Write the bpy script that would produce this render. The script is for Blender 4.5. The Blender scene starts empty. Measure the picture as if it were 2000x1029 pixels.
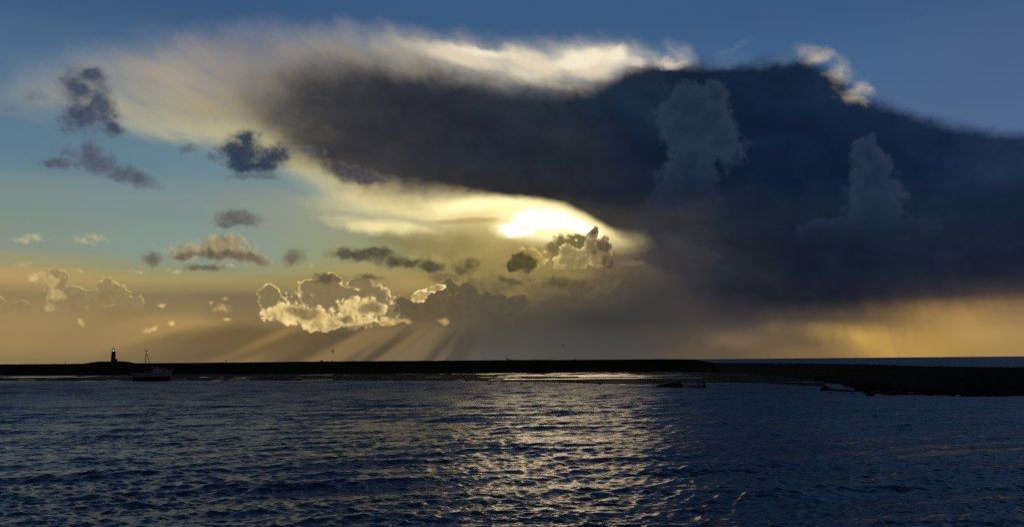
import bpy, bmesh, math, random
import numpy as np
from mathutils import Vector, Matrix, noise as mnoise

random.seed(7)
rng = np.random.default_rng(11)
S = bpy.context.scene
COL = S.collection

# ------------------------------------------------------------------ camera
FPX = 1732.0            # focal length in photo pixels (photo 2000 x 1029)
CAM_H = 4.8
ROLL = 0.009
PITCH = math.atan(189.5 / FPX)
cam_d = bpy.data.cameras.new('camera')
cam = bpy.data.objects.new('camera', cam_d)
COL.objects.link(cam)
cam_d.sensor_width = 36.0
cam_d.lens = FPX / 2000.0 * 36.0
cam_d.clip_start = 0.3
cam_d.clip_end = 60000.0
cam.matrix_world = (Matrix.Translation((0, 0, CAM_H)) @ Matrix.Rotation(math.pi / 2 + PITCH, 4, 'X')
                    @ Matrix.Rotation(-ROLL, 4, 'Z'))
S.camera = cam
S.render.resolution_x, S.render.resolution_y = 1024, 526

def pix_dir(x, y):
    """direction seen at photo pixel (x, y)"""
    px, py = (x - 1000.0) / FPX, (514.5 - y) / FPX
    c, s = math.cos(ROLL), math.sin(ROLL)
    qx, qy = px * c + py * s, -px * s + py * c
    cp, sp = math.cos(PITCH), math.sin(PITCH)
    v = Vector((qx, cp - sp * qy, sp + cp * qy))
    return v.normalized()

def ground_at(x, y, z=0.0):
    """place on the level z that the photo shows at pixel (x, y)"""
    d = pix_dir(x, y)
    t = (z - CAM_H) / d.z
    return Vector((d.x * t, d.y * t, z))

def at_dist(x, y, Y):
    d = pix_dir(x, y)
    t = Y / d.y
    return Vector((d.x * t, Y, CAM_H + d.z * t))

def PU(x, y):
    """sky coordinates (azimuth, elevation) in units of about 100 photo pixels"""
    d = pix_dir(x, y)
    return (math.atan2(d.x, d.y) * FPX / 100, math.asin(d.z) * FPX / 100)

# ------------------------------------------------------------------ exposure
S.view_settings.view_transform = 'Standard'
S.view_settings.look = 'None'
S.view_settings.exposure = 0.0
S.view_settings.gamma = 1.0
S.view_settings.use_curve_mapping = False
S.render.engine = 'CYCLES'
S.cycles.use_denoising = False
S.cycles.max_bounces = 5
S.cycles.glossy_bounces = 3
S.cycles.diffuse_bounces = 2
S.cycles.sample_clamp_indirect = 4.0

# ------------------------------------------------------------------ sun lamp (veiled by cloud)
SUN_EL, SUN_AZ = math.radians(9.0), math.radians(3.1)
sl = bpy.data.lights.new('sun', 'SUN')
sl.energy = 0.048
sl.angle = math.radians(12.0)
sl.color = (1.0, 0.74, 0.42)
sun = bpy.data.objects.new('sun', sl)
COL.objects.link(sun)
sdir = Vector((math.sin(SUN_AZ) * math.cos(SUN_EL), math.cos(SUN_AZ) * math.cos(SUN_EL), math.sin(SUN_EL)))
sun.rotation_euler = sdir.to_track_quat('Z', 'Y').to_euler()
sun.location = (0, 0, 60)

# ------------------------------------------------------------------ node helpers
def lin(c, g=1.0):
    o = []
    for v in c[:3]:
        v = v / 255.0
        o.append((v / 12.92 if v <= 0.04045 else ((v + 0.055) / 1.055) ** 2.4) * g)
    return (o[0], o[1], o[2], 1.0)

class NT:
    def __init__(s, tree):
        s.t = tree
    def n(s, kind, **kw):
        nd = s.t.nodes.new(kind)
        for k, v in kw.items():
            setattr(nd, k, v)
        return nd
    def put(s, sock, v):
        if v is None:
            return
        if isinstance(v, bpy.types.NodeSocket):
            s.t.links.new(v, sock)
        else:
            sock.default_value = v
    def m(s, op, a, b=None, c=None, clamp=False):
        nd = s.n('ShaderNodeMath', operation=op, use_clamp=clamp)
        s.put(nd.inputs[0], a); s.put(nd.inputs[1], b)
        if c is not None: s.put(nd.inputs[2], c)
        return nd.outputs[0]
    def add(s, a, b): return s.m('ADD', a, b)
    def sub(s, a, b): return s.m('SUBTRACT', a, b)
    def mul(s, a, b): return s.m('MULTIPLY', a, b)
    def mad(s, a, b, c): return s.m('MULTIPLY_ADD', a, b, c)
    def vm(s, op, a, b=None, scale=None):
        nd = s.n('ShaderNodeVectorMath', operation=op)
        s.put(nd.inputs[0], a)
        if b is not None: s.put(nd.inputs[1], b)
        if scale is not None: s.put(nd.inputs['Scale'], scale)
        return nd.outputs['Value'] if op in ('LENGTH', 'DOT_PRODUCT', 'DISTANCE') else nd.outputs[0]
    def cvec(s, col, k):
        """a colour noise about zero, scaled per axis, as a vector"""
        sp = s.n('ShaderNodeSeparateColor'); s.put(sp.inputs[0], col)
        cb = s.n('ShaderNodeCombineXYZ')
        for i in range(2):
            s.put(cb.inputs[i], s.mad(sp.outputs[i], k[i], -0.5 * k[i]))
        return cb.outputs[0]
    def vmad(s, a, b, c):
        nd = s.n('ShaderNodeVectorMath', operation='MULTIPLY_ADD')
        s.put(nd.inputs[0], a); s.put(nd.inputs[1], b); s.put(nd.inputs[2], c)
        return nd.outputs[0]
    def ss(s, v, a, b, lo=0.0, hi=1.0, kind='SMOOTHSTEP'):
        """smooth 0..1 step; a may be larger than b"""
        if a > b:
            a, b, lo, hi = b, a, hi, lo
        nd = s.n('ShaderNodeMapRange', interpolation_type=kind)
        s.put(nd.inputs[0], v)
        for i, q in enumerate((a, b, lo, hi)):
            nd.inputs[1 + i].default_value = q
        if kind == 'LINEAR':
            nd.clamp = False
        return nd.outputs[0]
    def mix(s, a, b, f):
        nd = s.n('ShaderNodeMix', data_type='RGBA')
        s.put(nd.inputs[0], f); s.put(nd.inputs[6], a); s.put(nd.inputs[7], b)
        return nd.outputs[2]
    def madd(s, a, b, f):
        nd = s.n('ShaderNodeMix', data_type='RGBA', blend_type='ADD')
        s.put(nd.inputs[0], f); s.put(nd.inputs[6], a); s.put(nd.inputs[7], b)
        return nd.outputs[2]
    def mmul(s, a, b, f=1.0):
        nd = s.n('ShaderNodeMix', data_type='RGBA', blend_type='MULTIPLY')
        s.put(nd.inputs[0], f); s.put(nd.inputs[6], a); s.put(nd.inputs[7], b)
        return nd.outputs[2]
    def xform(s, v, loc=(0, 0, 0), rot=0.0, scale=(1, 1, 1), kind='TEXTURE'):
        nd = s.n('ShaderNodeMapping', vector_type=kind)
        s.put(nd.inputs[0], v)
        nd.inputs[1].default_value = loc
        nd.inputs[2].default_value = (0, 0, rot)
        nd.inputs[3].default_value = scale
        return nd.outputs[0]
    def noise(s, v, scale=1.0, detail=4.0, rough=0.5, lac=2.0, dist=0.0, col=False, dim='3D', kind='FBM'):
        nd = s.n('ShaderNodeTexNoise', noise_dimensions=dim, noise_type=kind)
        s.put(nd.inputs['Vector'], v)
        s.put(nd.inputs['Scale'], scale)
        nd.inputs['Detail'].default_value = detail
        nd.inputs['Roughness'].default_value = rough
        nd.inputs['Lacunarity'].default_value = lac
        nd.inputs['Distortion'].default_value = dist
        return nd.outputs['Color'] if col else nd.outputs['Fac']
    def voro(s, v, scale=1.0, detail=2.0, rough=0.5, smooth=0.4, feature='F1'):
        nd = s.n('ShaderNodeTexVoronoi', feature=feature, voronoi_dimensions='2D')
        s.put(nd.inputs['Vector'], v)
        nd.inputs['Scale'].default_value = scale
        nd.inputs['Detail'].default_value = detail
        nd.inputs['Roughness'].default_value = rough
        if feature == 'SMOOTH_F1':
            nd.inputs['Smoothness'].default_value = smooth
        return nd.outputs['Distance']
    def curve(s, v, pts, x0, x1, y0, y1):
        """float curve through pts, abscissa x0..x1 and ordinate y0..y1 mapped to 0..1"""
        nd = s.n('ShaderNodeFloatCurve')
        s.put(nd.inputs[1], s.ss(v, x0, x1, kind='LINEAR'))
        c = nd.mapping.curves[0]
        P = sorted(((px - x0) / (x1 - x0), (py - y0) / (y1 - y0)) for px, py in pts)
        while len(c.points) < len(P):
            c.points.new(0.5, 0.5)
        for q, (a, b) in zip(c.points, P):
            q.location = (a, b); q.handle_type = 'AUTO'
        nd.mapping.extend = 'HORIZONTAL'
        nd.mapping.update()
        return s.mad(nd.outputs[0], y1 - y0, y0)
    def ramp(s, v, pts, interp='EASE'):
        nd = s.n('ShaderNodeValToRGB')
        cr = nd.color_ramp
        cr.interpolation = interp
        s.put(nd.inputs[0], v)
        cr.elements[0].position = pts[0][0]
        cr.elements[1].position = pts[-1][0] if len(pts) > 1 else 1.0
        for p, c in pts[1:-1]:
            cr.elements.new(p)
        for e, (p, c) in zip(sorted(cr.elements, key=lambda q: q.position), pts):
            e.color = c
        return nd.outputs[0]

# ------------------------------------------------------------------ the sky
world = bpy.data.worlds.new('World')
world.use_nodes = True
wt = world.node_tree
wt.nodes.clear()
W = NT(wt)
SKY_STRENGTH = 0.1

def build_sky():
    tc = W.n('ShaderNodeTexCoord').outputs['Generated']
    sep = W.n('ShaderNodeSeparateXYZ'); W.put(sep.inputs[0], tc)
    az = W.m('ARCTAN2', sep.outputs[0], sep.outputs[1])
    el = W.m('ARCSINE', sep.outputs[2])
    U = W.mul(az, FPX / 100); V = W.mul(el, FPX / 100)
    cmb = W.n('ShaderNodeCombineXYZ'); W.put(cmb.inputs[0], U); W.put(cmb.inputs[1], V)
    P = cmb.outputs[0]
    # turbulence shared by the layers
    wn = W.noise(P, 0.8, 3, 0.5, col=True)
    wc = W.cvec(wn, (1, 1))
    Pw = W.vmad(wc, (0.55, 0.40, 0), P)                 # broad billows
    fn = W.noise(P, 4.2, 5, 0.6, col=True)
    fc = W.cvec(fn, (1, 1))
    Pf = W.vmad(fc, (0.26, 0.22, 0), Pw)                 # ragged edges
    nz = W.sub(W.noise(Pw, 1.6, 7, 0.58), 0.5)            # fbm about zero
    nf = W.sub(W.noise(P, 6.5, 5, 0.62), 0.5)
    cau = W.voro(W.vmad(fc, (0.10, 0.10, 0), P), 3.4, 3.0, 0.55, 0.25)          # cauliflower bumps
    puff = W.sub(0.5, cau)
    big = W.sub(0.5, W.voro(Pw, 1.5, 3.0, 0.5))
    # relief of the billows towards the sun: lit on that side, dull on the other
    s0 = PU(1085, 425)
    sunv = W.vm('NORMALIZE', W.vm('SUBTRACT', (s0[0], s0[1], 0), P))
    rel = W.voro(W.vmad(sunv, (0.06, 0.06, 0), W.vmad(fc, (0.10, 0.10, 0), P)), 3.4, 3.0, 0.55, 0.25)
    rn = W.noise(W.vmad(sunv, (0.05, 0.05, 0), Pw), 3.2, 5, 0.6)
    rn0 = W.noise(Pw, 3.2, 5, 0.6)
    E = W.mad(W.sub(rel, cau), 2.2, W.mul(W.sub(rn0, rn), 3.0))
    # fibrous streaks, running down to the right
    sv = W.xform(Pw, rot=math.radians(-18), scale=(3.2, 0.8, 1))
    st = W.sub(W.noise(sv, 1.4, 6, 0.52), 0.5)
    sv2 = W.xform(Pw, rot=math.radians(-36), scale=(1.5, 0.62, 1))
    st2 = W.sub(W.noise(sv2, 1.1, 7, 0.50), 0.5)
    # long level bands near the horizon
    hb = W.sub(W.noise(W.xform(P, scale=(5.0, 0.35, 1)), 1.0, 4, 0.55), 0.5)

    def step(C):
        """start the next layer only once C is done (keeps the shader small while it runs)"""
        nonlocal U, V, P, Pw, Pf
        sp = W.n('ShaderNodeSeparateColor'); W.put(sp.inputs[0], C)
        b = W.mul(sp.outputs[0], 1e-9)
        U = W.add(U, b); V = W.add(V, b)
        cb = W.n('ShaderNodeCombineXYZ'); W.put(cb.inputs[2], b)
        P = W.vm('ADD', P, cb.outputs[0]); Pw = W.vm('ADD', Pw, cb.outputs[0]); Pf = W.vm('ADD', Pf, cb.outputs[0])

    def un(x): return PU(x, 480)[0]
    def vn(y): return PU(1000, y)[1]
    def field(rows, Uu, Vv, x0=-300, x1=2300):
        """colours given along rows of equal height in the sky, blended from row to row"""
        a, b = un(x0), un(x1)
        t = W.ss(Uu, a, b, kind='LINEAR')
        out = None
        for i, (y, pts) in enumerate(rows):
            if len(pts) == 1:
                r = lin(pts[0][1])
            else:
                r = W.ramp(t, [((un(x) - a) / (b - a), lin(c)) for x, c in pts], 'B_SPLINE' if False else 'EASE')
            if out is None:
                out = r
            else:
                out = W.mix(out, r, W.ss(Vv, vn(rows[i - 1][0]), vn(y), kind='SMOOTHSTEP'))
        return out
    def ell(vec, items):
        """union of ellipses given in photo pixels; 1 at a centre, 0 on the rim"""
        out = None
        for it in items:
            x, y, rx, ry = it[:4]
            rot = math.radians(it[4]) if len(it) > 4 else 0.0
            u, v = PU(x, y)
            u1 = PU(x + 40, y)[0]; v1 = PU(x, y - 40)[1]
            ex, ey = rx * (u1 - u) / 40, ry * (v1 - v) / 40
            if abs(rot) < 1e-3:
                q = W.vmad(vec, (1 / ex, 1 / ey, 0), (-u / ex, -v / ey, 0))
            else:
                q = W.xform(vec, (u, v, 0), rot, (ex, ey, 1))
            d = W.vm('LENGTH', q)
            if out is None:
                out = d
            else:
                nd = W.n('ShaderNodeMath', operation='SMOOTH_MIN')
                W.put(nd.inputs[0], out); W.put(nd.inputs[1], d); nd.inputs[2].default_value = 0.3
                out = nd.outputs[0]
        out = W.sub(1.0, out)
        return out
    def ucurve(pts):
        q = [PU(x, y) for x, y in pts]
        return W.curve(U, q, -14.0, 14.0, 0.0, 14.0)

    Vb = W.mad(hb, 0.35, V)


    # --- clear sky and the hazy air low down
    C = field([
        (-500, [(0, (46, 78, 120))]),
        (-120, [(0, (50, 80, 120)), (1000, (52, 84, 124)), (2000, (52, 82, 122))]),
        (30, [(0, (56, 86, 123)), (1000, (58, 90, 128)), (2000, (58, 88, 126))]),
        (190, [(0, (78, 110, 140)), (700, (88, 118, 142)), (1500, (66, 102, 140)), (2000, (72, 98, 134))]),
        (330, [(0, (92, 124, 142)), (600, (110, 138, 146)), (2000, (80, 104, 140))]),
        (420, [(0, (124, 142, 138)), (300, (126, 144, 142)), (700, (148, 152, 130)), (1000, (190, 176, 120))]),
        (500, [(0, (134, 146, 130)), (400, (132, 152, 142)), (700, (150, 152, 112)), (900, (158, 144, 86)), (1080, (112, 100, 72)), (1250, (74, 70, 64)), (2000, (30, 40, 58))]),
        (530, [(0, (158, 150, 110)), (400, (140, 148, 118)), (700, (164, 150, 96)), (900, (150, 134, 82)), (1100, (104, 94, 68)), (1250, (72, 68, 62)), (2000, (30, 38, 54))]),
        (552, [(0, (182, 152, 100)), (300, (164, 150, 98)), (700, (152, 136, 88)), (860, (176, 148, 92)), (1000, (116, 102, 72)), (1250, (68, 65, 60)), (2000, (34, 38, 50))]),
        (580, [(0, (146, 126, 86)), (350, (134, 118, 86)), (480, (124, 110, 82)), (700, (146, 126, 82)), (900, (120, 106, 76)), (1100, (78, 72, 62)), (1300, (62, 60, 60)), (2000, (60, 56, 56))]),
        (625, [(0, (160, 134, 88)), (350, (148, 124, 82)), (520, (134, 114, 76)), (800, (112, 98, 70)), (1000, (80, 74, 64)), (1200, (60, 58, 58)), (1400, (68, 62, 59)), (1560, (84, 74, 60)), (1700, (120, 98, 66)), (1850, (166, 132, 78)), (2000, (142, 116, 78))]),
        (665, [(0, (156, 130, 84)), (250, (148, 124, 82)), (500, (136, 112, 72)), (760, (110, 94, 68)), (960, (82, 78, 70)), (1200, (72, 69, 69)), (1330, (78, 70, 62)), (1400, (90, 78, 64)), (1560, (104, 88, 66)), (1700, (118, 96, 66)), (1800, (150, 120, 70)), (1880, (170, 138, 84)), (2000, (160, 130, 84))]),
        (700, [(0, (138, 118, 80)), (280, (132, 113, 80)), (500, (126, 105, 74)), (760, (104, 92, 74)), (960, (86, 82, 76)), (1200, (76, 73, 72)), (1400, (96, 82, 64)), (1600, (126, 102, 68)), (1700, (134, 108, 68)), (1800, (160, 128, 72)), (2000, (152, 124, 80))]),
    ], W.mad(nz, 0.5, U), Vb)

    # golden light low on the right, cut off by a slanting shaft edge
    a = PU(1568, 650); b = PU(1650, 698)
    nx, ny = (b[1] - a[1]), -(b[0] - a[0]); L = math.hypot(nx, ny); nx, ny = -nx / L, -ny / L
    if nx < 0: nx, ny = -nx, -ny
    side = W.mad(U, nx, W.mad(V, ny, -(a[0] * nx + a[1] * ny)))
    gold = W.mul(W.ss(W.mad(nz, 0.5, side), -0.15, 0.5), W.ss(U, un(1900), un(1630), 0.22, 1.0))
    gold = W.mul(gold, W.ss(W.mad(W.add(st, hb), 0.3, V), vn(630), vn(672)))
    vg0 = W.ss(W.noise(W.xform(Pw, rot=math.radians(14), scale=(0.5, 2.0, 1)), 1.0, 4, 0.6), 0.3, 0.6, 0.55, 1.0)
    C = W.mix(C, lin((202, 162, 84)), W.mul(W.mul(gold, vg0), 0.9))
    step(C)
    gold = W.mul(W.ss(W.add(ell(Pw, [(1440, 662, 120, 26), (1510, 640, 60, 24)]), nz), 0.0, 1.0), 0.45)
    C = W.mix(C, lin((132, 112, 84)), gold)
    step(C)

    # sunset sky of the physical model, mixed through what is clear
    skn = W.n('ShaderNodeTexSky', sky_type='NISHITA')
    W.put(skn.inputs[0], tc)
    skn.sun_disc = False
    skn.sun_elevation = SUN_EL; skn.sun_rotation = SUN_AZ
    skn.air_density = 1.0; skn.dust_density = 1.2; skn.ozone_density = 2.0
    nis = W.mmul(skn.outputs[0], (0.016, 0.016, 0.016, 1))
    far = W.ss(W.m('ABSOLUTE', U), 13.0, 26.0)
    high = W.ss(V, 9.0, 20.0)
    C = W.mix(C, nis, W.mad(W.m('MAXIMUM', far, high), 0.88, 0.0))
    step(C)

    # --- pale anvil veil spreading to the left
    vt = ucurve([(-300, 200), (-60, 170), (60, 120), (180, 92), (350, 70), (500, 52), (660, 54), (800, 62), (900, 78), (1000, 90), (1100, 86), (1190, 86), (1250, 98), (1340, 112), (1380, 160), (1500, 300), (2300, 300)])
    vb = ucurve([(-300, 260), (-60, 222), (60, 226), (150, 238), (240, 262), (350, 286), (430, 300), (520, 330), (600, 362), (680, 392), (800, 420), (1400, 420), (2300, 420)])
    dt = W.add(W.sub(vt, V), W.mad(st2, 0.5, W.mul(nz, 0.45)))
    db = W.add(W.sub(V, vb), W.mul(st, 0.7))
    veil = W.mul(W.ss(dt, -0.30, 0.55), W.ss(db, -0.15, 0.42))
    lefty = W.ss(U, un(-120), un(420), 0.15, 1.0)
    thin = W.ss(W.mad(st, 1.0, W.mul(st2, 0.5)), -0.42, 0.22, 0.35, 1.0)
    veil = W.mul(W.mul(veil, lefty), thin)
    vc = field([
        (40, [(0, (140, 140, 150)), (350, (150, 148, 150)), (700, (172, 166, 158))]),
        (110, [(0, (140, 138, 146)), (300, (156, 148, 142)), (500, (140, 132, 130)), (800, (196, 184, 160)), (1200, (250, 240, 210))]),
        (190, [(0, (176, 168, 150)), (300, (172, 160, 138)), (500, (150, 138, 120)), (800, (120, 112, 104))]),
        (245, [(0, (190, 180, 146)), (250, (196, 182, 140)), (420, (174, 158, 118)), (550, (134, 124, 104))]),
        (290, [(0, (190, 180, 146)), (300, (206, 196, 152)), (450, (204, 190, 138)), (600, (170, 154, 112))]),
        (370, [(500, (214, 202, 146)), (800, (236, 214, 150))]),
    ], U, W.mad(st, 0.9, V))
    C = W.mix(C, vc, veil)
    step(C)

    # --- sunlit gap and the cream streaks beside it
    g1 = W.ss(ell(W.vmad(fc, (0.5, 0.12, 0), Pw), [(850, 408, 300, 38, -3), (760, 440, 170, 26, -8), (1130, 440, 150, 50, -14)]), 0.0, 0.85)
    g1 = W.mul(g1, W.ss(hb, -0.30, 0.12, 0.35, 1.0))
    C = W.mix(C, lin((248, 232, 168), 1.0), g1)
    step(C)
    g2 = W.ss(ell(Pw, [(960, 400, 170, 26), (1060, 436, 140, 52, -6)]), 0.0, 0.7)
    C = W.mix(C, lin((255, 240, 180), 1.15), g2)
    step(C)
    # olive haze hanging below the gap
    oh = W.ss(ell(Pw, [(850, 474, 150, 36, -4), (960, 545, 170, 70), (1060, 520, 110, 60)]), 0.0, 0.6)
    C = W.mix(C, lin((132, 120, 76)), W.mul(oh, W.ss(nz, -0.3, 0.2, 0.45, 0.85)))
    step(C)
    gd = W.ss(ell(W.vmad(wc, (0.9, 0.15, 0), P), [(915, 432, 100, 9), (1000, 446, 55, 6, -12)]), -0.1, 0.8)
    C = W.mix(C, lin((168, 142, 84)), W.mul(gd, 0.75))
    step(C)
    g3 = W.add(ell(W.vmad(wc, (0.7, 0.14, 0), P), [(1058, 426, 72, 28, -5), (1128, 440, 56, 15, -20), (1010, 448, 44, 17, 0)]), W.mad(hb, 0.9, W.mad(nz, 0.5, W.mul(nf, 0.3))))
    halo = W.ss(W.add(g3, W.ss(V, vn(480), vn(430), -0.5, 0.0)), -0.65, 0.5)
    C = W.mix(C, lin((252, 232, 160), 1.0), W.mul(halo, 0.6))
    step(C)
    C = W.mix(C, lin((255, 244, 196), 1.0), W.ss(g3, -0.25, 0.45))
    step(C)
    g3 = W.ss(g3, 0.05, 0.75)
    C = W.mix(C, (3.0, 2.7, 2.0, 1), g3)
    step(C)
    glow = W.ss(ell(P, [(1075, 440, 330, 190)]), 0.0, 1.0)
    C = W.madd(C, lin((150, 120, 60)), W.mul(glow, 0.5))
    step(C)

    # --- the great dark cloud
    step(C)
    mt = ucurve([(-300, 330), (380, 330), (430, 235), (470, 150), (560, 118), (660, 100), (760, 104), (850, 122), (950, 150), (1050, 168), (1140, 168), (1200, 142), (1240, 122), (1350, 120), (1440, 118), (1540, 108), (1610, 128), (1680, 180), (1740, 206), (1860, 238), (2000, 262), (2300, 330)])
    mb = ucurve([(-300, 250), (400, 200), (470, 235), (540, 302), (620, 346), (700, 382), (780, 400), (860, 402), (940, 390), (1000, 392), (1060, 397), (1120, 414), (1170, 440), (1215, 468), (1260, 500), (1310, 570), (1380, 625), (1450, 648), (1580, 648), (1700, 640), (1780, 622), (1880, 612), (2000, 606), (2300, 600)])
    softt = W.ss(U, un(700), un(1350), 0.85, 0.30)
    dt = W.add(W.sub(mt, V), W.mad(st2, W.ss(U, un(900), un(1300), 0.6, 0.05), W.mad(nz, 0.34, W.mul(W.mul(nf, 0.30), W.ss(nz, -0.1, 0.2)))))
    dt = W.m('DIVIDE', dt, softt)
    softb = W.add(W.ss(U, un(820), un(1000), 0.62, 0.16), W.ss(U, un(1180), un(1300), 0.0, 0.75))
    vg = W.sub(W.noise(W.xform(Pw, rot=math.radians(12), scale=(0.35, 2.2, 1)), 1.0, 4, 0.6), 0.5)
    nbm = W.add(W.ss(U, un(820), un(1000), 0.42, 0.14), W.ss(U, un(1180), un(1300), 0.0, 0.4))
    db = W.add(W.sub(V, mb), W.m('MULTIPLY', nbm, W.add(nz, W.mad(st, 0.7, W.mul(W.mul(vg, 0.9), W.ss(U, un(1300), un(1500)))))))
    db = W.m('DIVIDE', db, softb)
    mass = W.mul(W.ss(dt, -0.45, 0.75), W.ss(db, -0.25, 0.9))
    mass = W.mul(mass, W.mul(W.ss(W.mad(st, 2.2, W.mad(nz, 1.4, U)), un(310), un(670)), W.ss(U, 16.0, 11.5)))
    sepw = W.n('ShaderNodeSeparateXYZ'); W.put(sepw.inputs[0], Pw)
    Uw, Vw = sepw.outputs[0], sepw.outputs[1]
    mc = field([
        (90, [(500, (104, 98, 94)), (800, (70, 68, 72)), (1200, (52, 56, 70)), (1350, (26, 40, 58)), (1600, (24, 44, 69)), (2000, (44, 64, 86))]),
        (200, [(420, (112, 104, 94)), (580, (64, 64, 67)), (850, (46, 50, 60)), (1050, (42, 52, 63)), (1250, (26, 42, 63)), (1500, (20, 38, 63)), (1750, (28, 48, 71)), (2000, (42, 60, 82))]),
        (290, [(550, (70, 68, 68)), (750, (54, 54, 60)), (950, (40, 46, 58)), (1150, (38, 46, 56)), (1260, (22, 36, 56)), (1500, (17, 33, 58)), (1800, (22, 40, 67)), (2000, (32, 52, 77))]),
        (370, [(650, (84, 78, 70)), (850, (56, 54, 54)), (1050, (42, 43, 48)), (1180, (36, 42, 54)), (1300, (22, 34, 51)), (1500, (17, 31, 55)), (1800, (20, 38, 65)), (2000, (30, 48, 73))]),
        (440, [(900, (92, 84, 68)), (1150, (74, 70, 60)), (1300, (54, 54, 60)), (1450, (30, 40, 54)), (1650, (24, 38, 56)), (2000, (26, 42, 65))]),
        (530, [(1150, (82, 76, 66)), (1300, (60, 59, 63)), (1450, (38, 44, 53)), (1600, (26, 34, 49)), (2000, (28, 36, 52))]),
        (600, [(1150, (72, 68, 64)), (1300, (60, 58, 62)), (1450, (40, 42, 54)), (1650, (30, 34, 45)), (2000, (48, 46, 56))]),
        (640, [(1200, (66, 64, 65)), (1400, (54, 52, 58)), (1600, (60, 56, 58)), (1800, (70, 62, 60)), (2000, (74, 66, 66))]),
    ], Uw, W.mad(st, 0.35, Vw))
    lump = W.sub(W.noise(W.xform(Pw, rot=math.radians(-14), scale=(1.6, 0.8, 1)), 0.85, 6, 0.55), 0.5)
    mc = W.mmul(mc, W.ramp(W.mad(lump, 1.5, W.mad(big, 0.30, W.mad(hb, 0.35, 0.42))), [(0.1, (0.70, 0.71, 0.74, 1)), (0.5, (0.96, 0.96, 0.96, 1)), (0.9, (1.38, 1.34, 1.26, 1))], 'LINEAR'))
    C = W.mix(C, mc, mass)
    step(C)

    # bright fringe along its top and where the sun finds the edge
    rt = ell(W.vmad(wc, (0.5, 0.3, 0), W.xform(P, (0, 0, 0))), [(900, 108, 130, 26, -12), (1040, 122, 150, 32, -6), (1160, 122, 92, 40, 8)])
    fr = W.ss(W.add(rt, W.mad(st2, 1.2, W.mul(nf, 0.3))), 0.0, 0.75)
    C = W.mix(C, lin((226, 212, 182)), W.mul(fr, 0.85))
    step(C)
    rt = ell(W.vmad(wc, (0.4, 0.3, 0), P), [(1130, 116, 90, 22, 4), (1205, 106, 36, 24, 30), (960, 108, 90, 15, -8)])
    fr = W.ss(W.add(rt, W.mad(st2, 1.3, W.mul(nf, 0.6))), 0.1, 0.8)
    C = W.mix(C, lin((248, 236, 208), 1.0), W.mul(fr, 0.85))
    step(C)
    rt = ell(Pf, [(1310, 122, 52, 15, -8), (1250, 118, 30, 12)])
    C = W.mix(C, lin((214, 202, 186)), W.mul(W.ss(W.add(rt, W.mul(st, 1.2)), 0.0, 0.9), 0.9))
    step(C)
    rt = ell(Pw, [(1600, 112, 56, 26, -20), (1640, 146, 52, 40, -45), (1672, 182, 30, 34, -60)])
    C = W.mix(C, lin((206, 190, 164)), W.mul(W.ss(W.add(rt, W.mad(nf, 0.7, W.mad(st, 1.6, W.mul(st2, 2.6)))), 0.0, 1.15), 0.75))
    step(C)
    wz = W.ss(W.add(ell(Pf, [(1530, 110, 80, 26, 4), (1430, 118, 70, 20, 10), (1440, 90, 60, 10, 25)]), W.mul(st, 1.5)), 0.0, 1.0)
    C = W.mix(C, lin((86, 112, 142)), W.mul(wz, 0.55))
    step(C)

    # --- pale towers standing before the dark cloud
    tw = ell(Pw, [(1345, 205, 92.7, 63.4), (1402, 190, 39.0, 41.5), (1335, 250, 75.6, 85.4), (1350, 310, 90.3, 92.7), (1410, 284, 68.3, 53.7), (1380, 230, 61.0, 48.8), (1352, 372, 87.8, 92.7), (1345, 430, 97.6, 73.2)])
    tw = W.add(tw, W.mad(big, 0.40, W.mad(puff, 0.26, W.mad(nf, 0.3, 0.12))))
    tm = W.mul(W.ss(tw, 0.02, 0.32), W.ss(V, vn(450), vn(300)))
    tcol = W.mix(lin((43, 55, 74)), lin((32, 45, 66)), W.ss(W.mad(E, -0.12, tw), 0.15, 0.9))
    C = W.mix(C, tcol, W.mul(tm, 0.85))
    step(C)
    tw = ell(Pw, [(1688, 308, 37.5, 47.5), (1698, 355, 57.5, 77.5), (1716, 410, 85.0, 90.0), (1738, 462, 115.0, 77.5), (1640, 462, 87.5, 50.0), (1595, 450, 55.0, 42.5)])
    tw = W.add(tw, W.mad(big, 0.40, W.mad(puff, 0.26, W.mad(nf, 0.3, 0.12))))
    tm = W.mul(W.ss(tw, 0.02, 0.32), W.ss(V, vn(505), vn(400)))
    C = W.mix(C, W.mix(lin((42, 54, 76)), lin((31, 45, 68)), W.ss(W.mad(E, -0.12, tw), 0.15, 0.9)), W.mul(tm, 0.8))
    step(C)
    tw = W.add(ell(Pf, [(1850, 500, 70, 26), (1990, 264, 24, 16)]), W.mul(puff, 0.3))
    C = W.mix(C, lin((36, 46, 72)), W.mul(W.ss(tw, 0.0, 0.8), 0.3))
    step(C)
    # rose and grey heads at its left foot
    tw = W.add(ell(Pf, [(1290, 500, 60, 26, 8), (1340, 505, 90, 30)]), W.mul(puff, 0.4))
    C = W.mix(C, lin((56, 54, 60)), W.mul(W.ss(tw, 0.0, 0.35), 0.6))
    step(C)
    tw = W.add(ell(Pf, [(1240, 510, 34, 9, -4)]), W.mul(nz, 0.5))
    C = W.mix(C, lin((120, 104, 92)), W.mul(W.ss(tw, 0.0, 0.6), 0.6))
    step(C)

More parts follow.
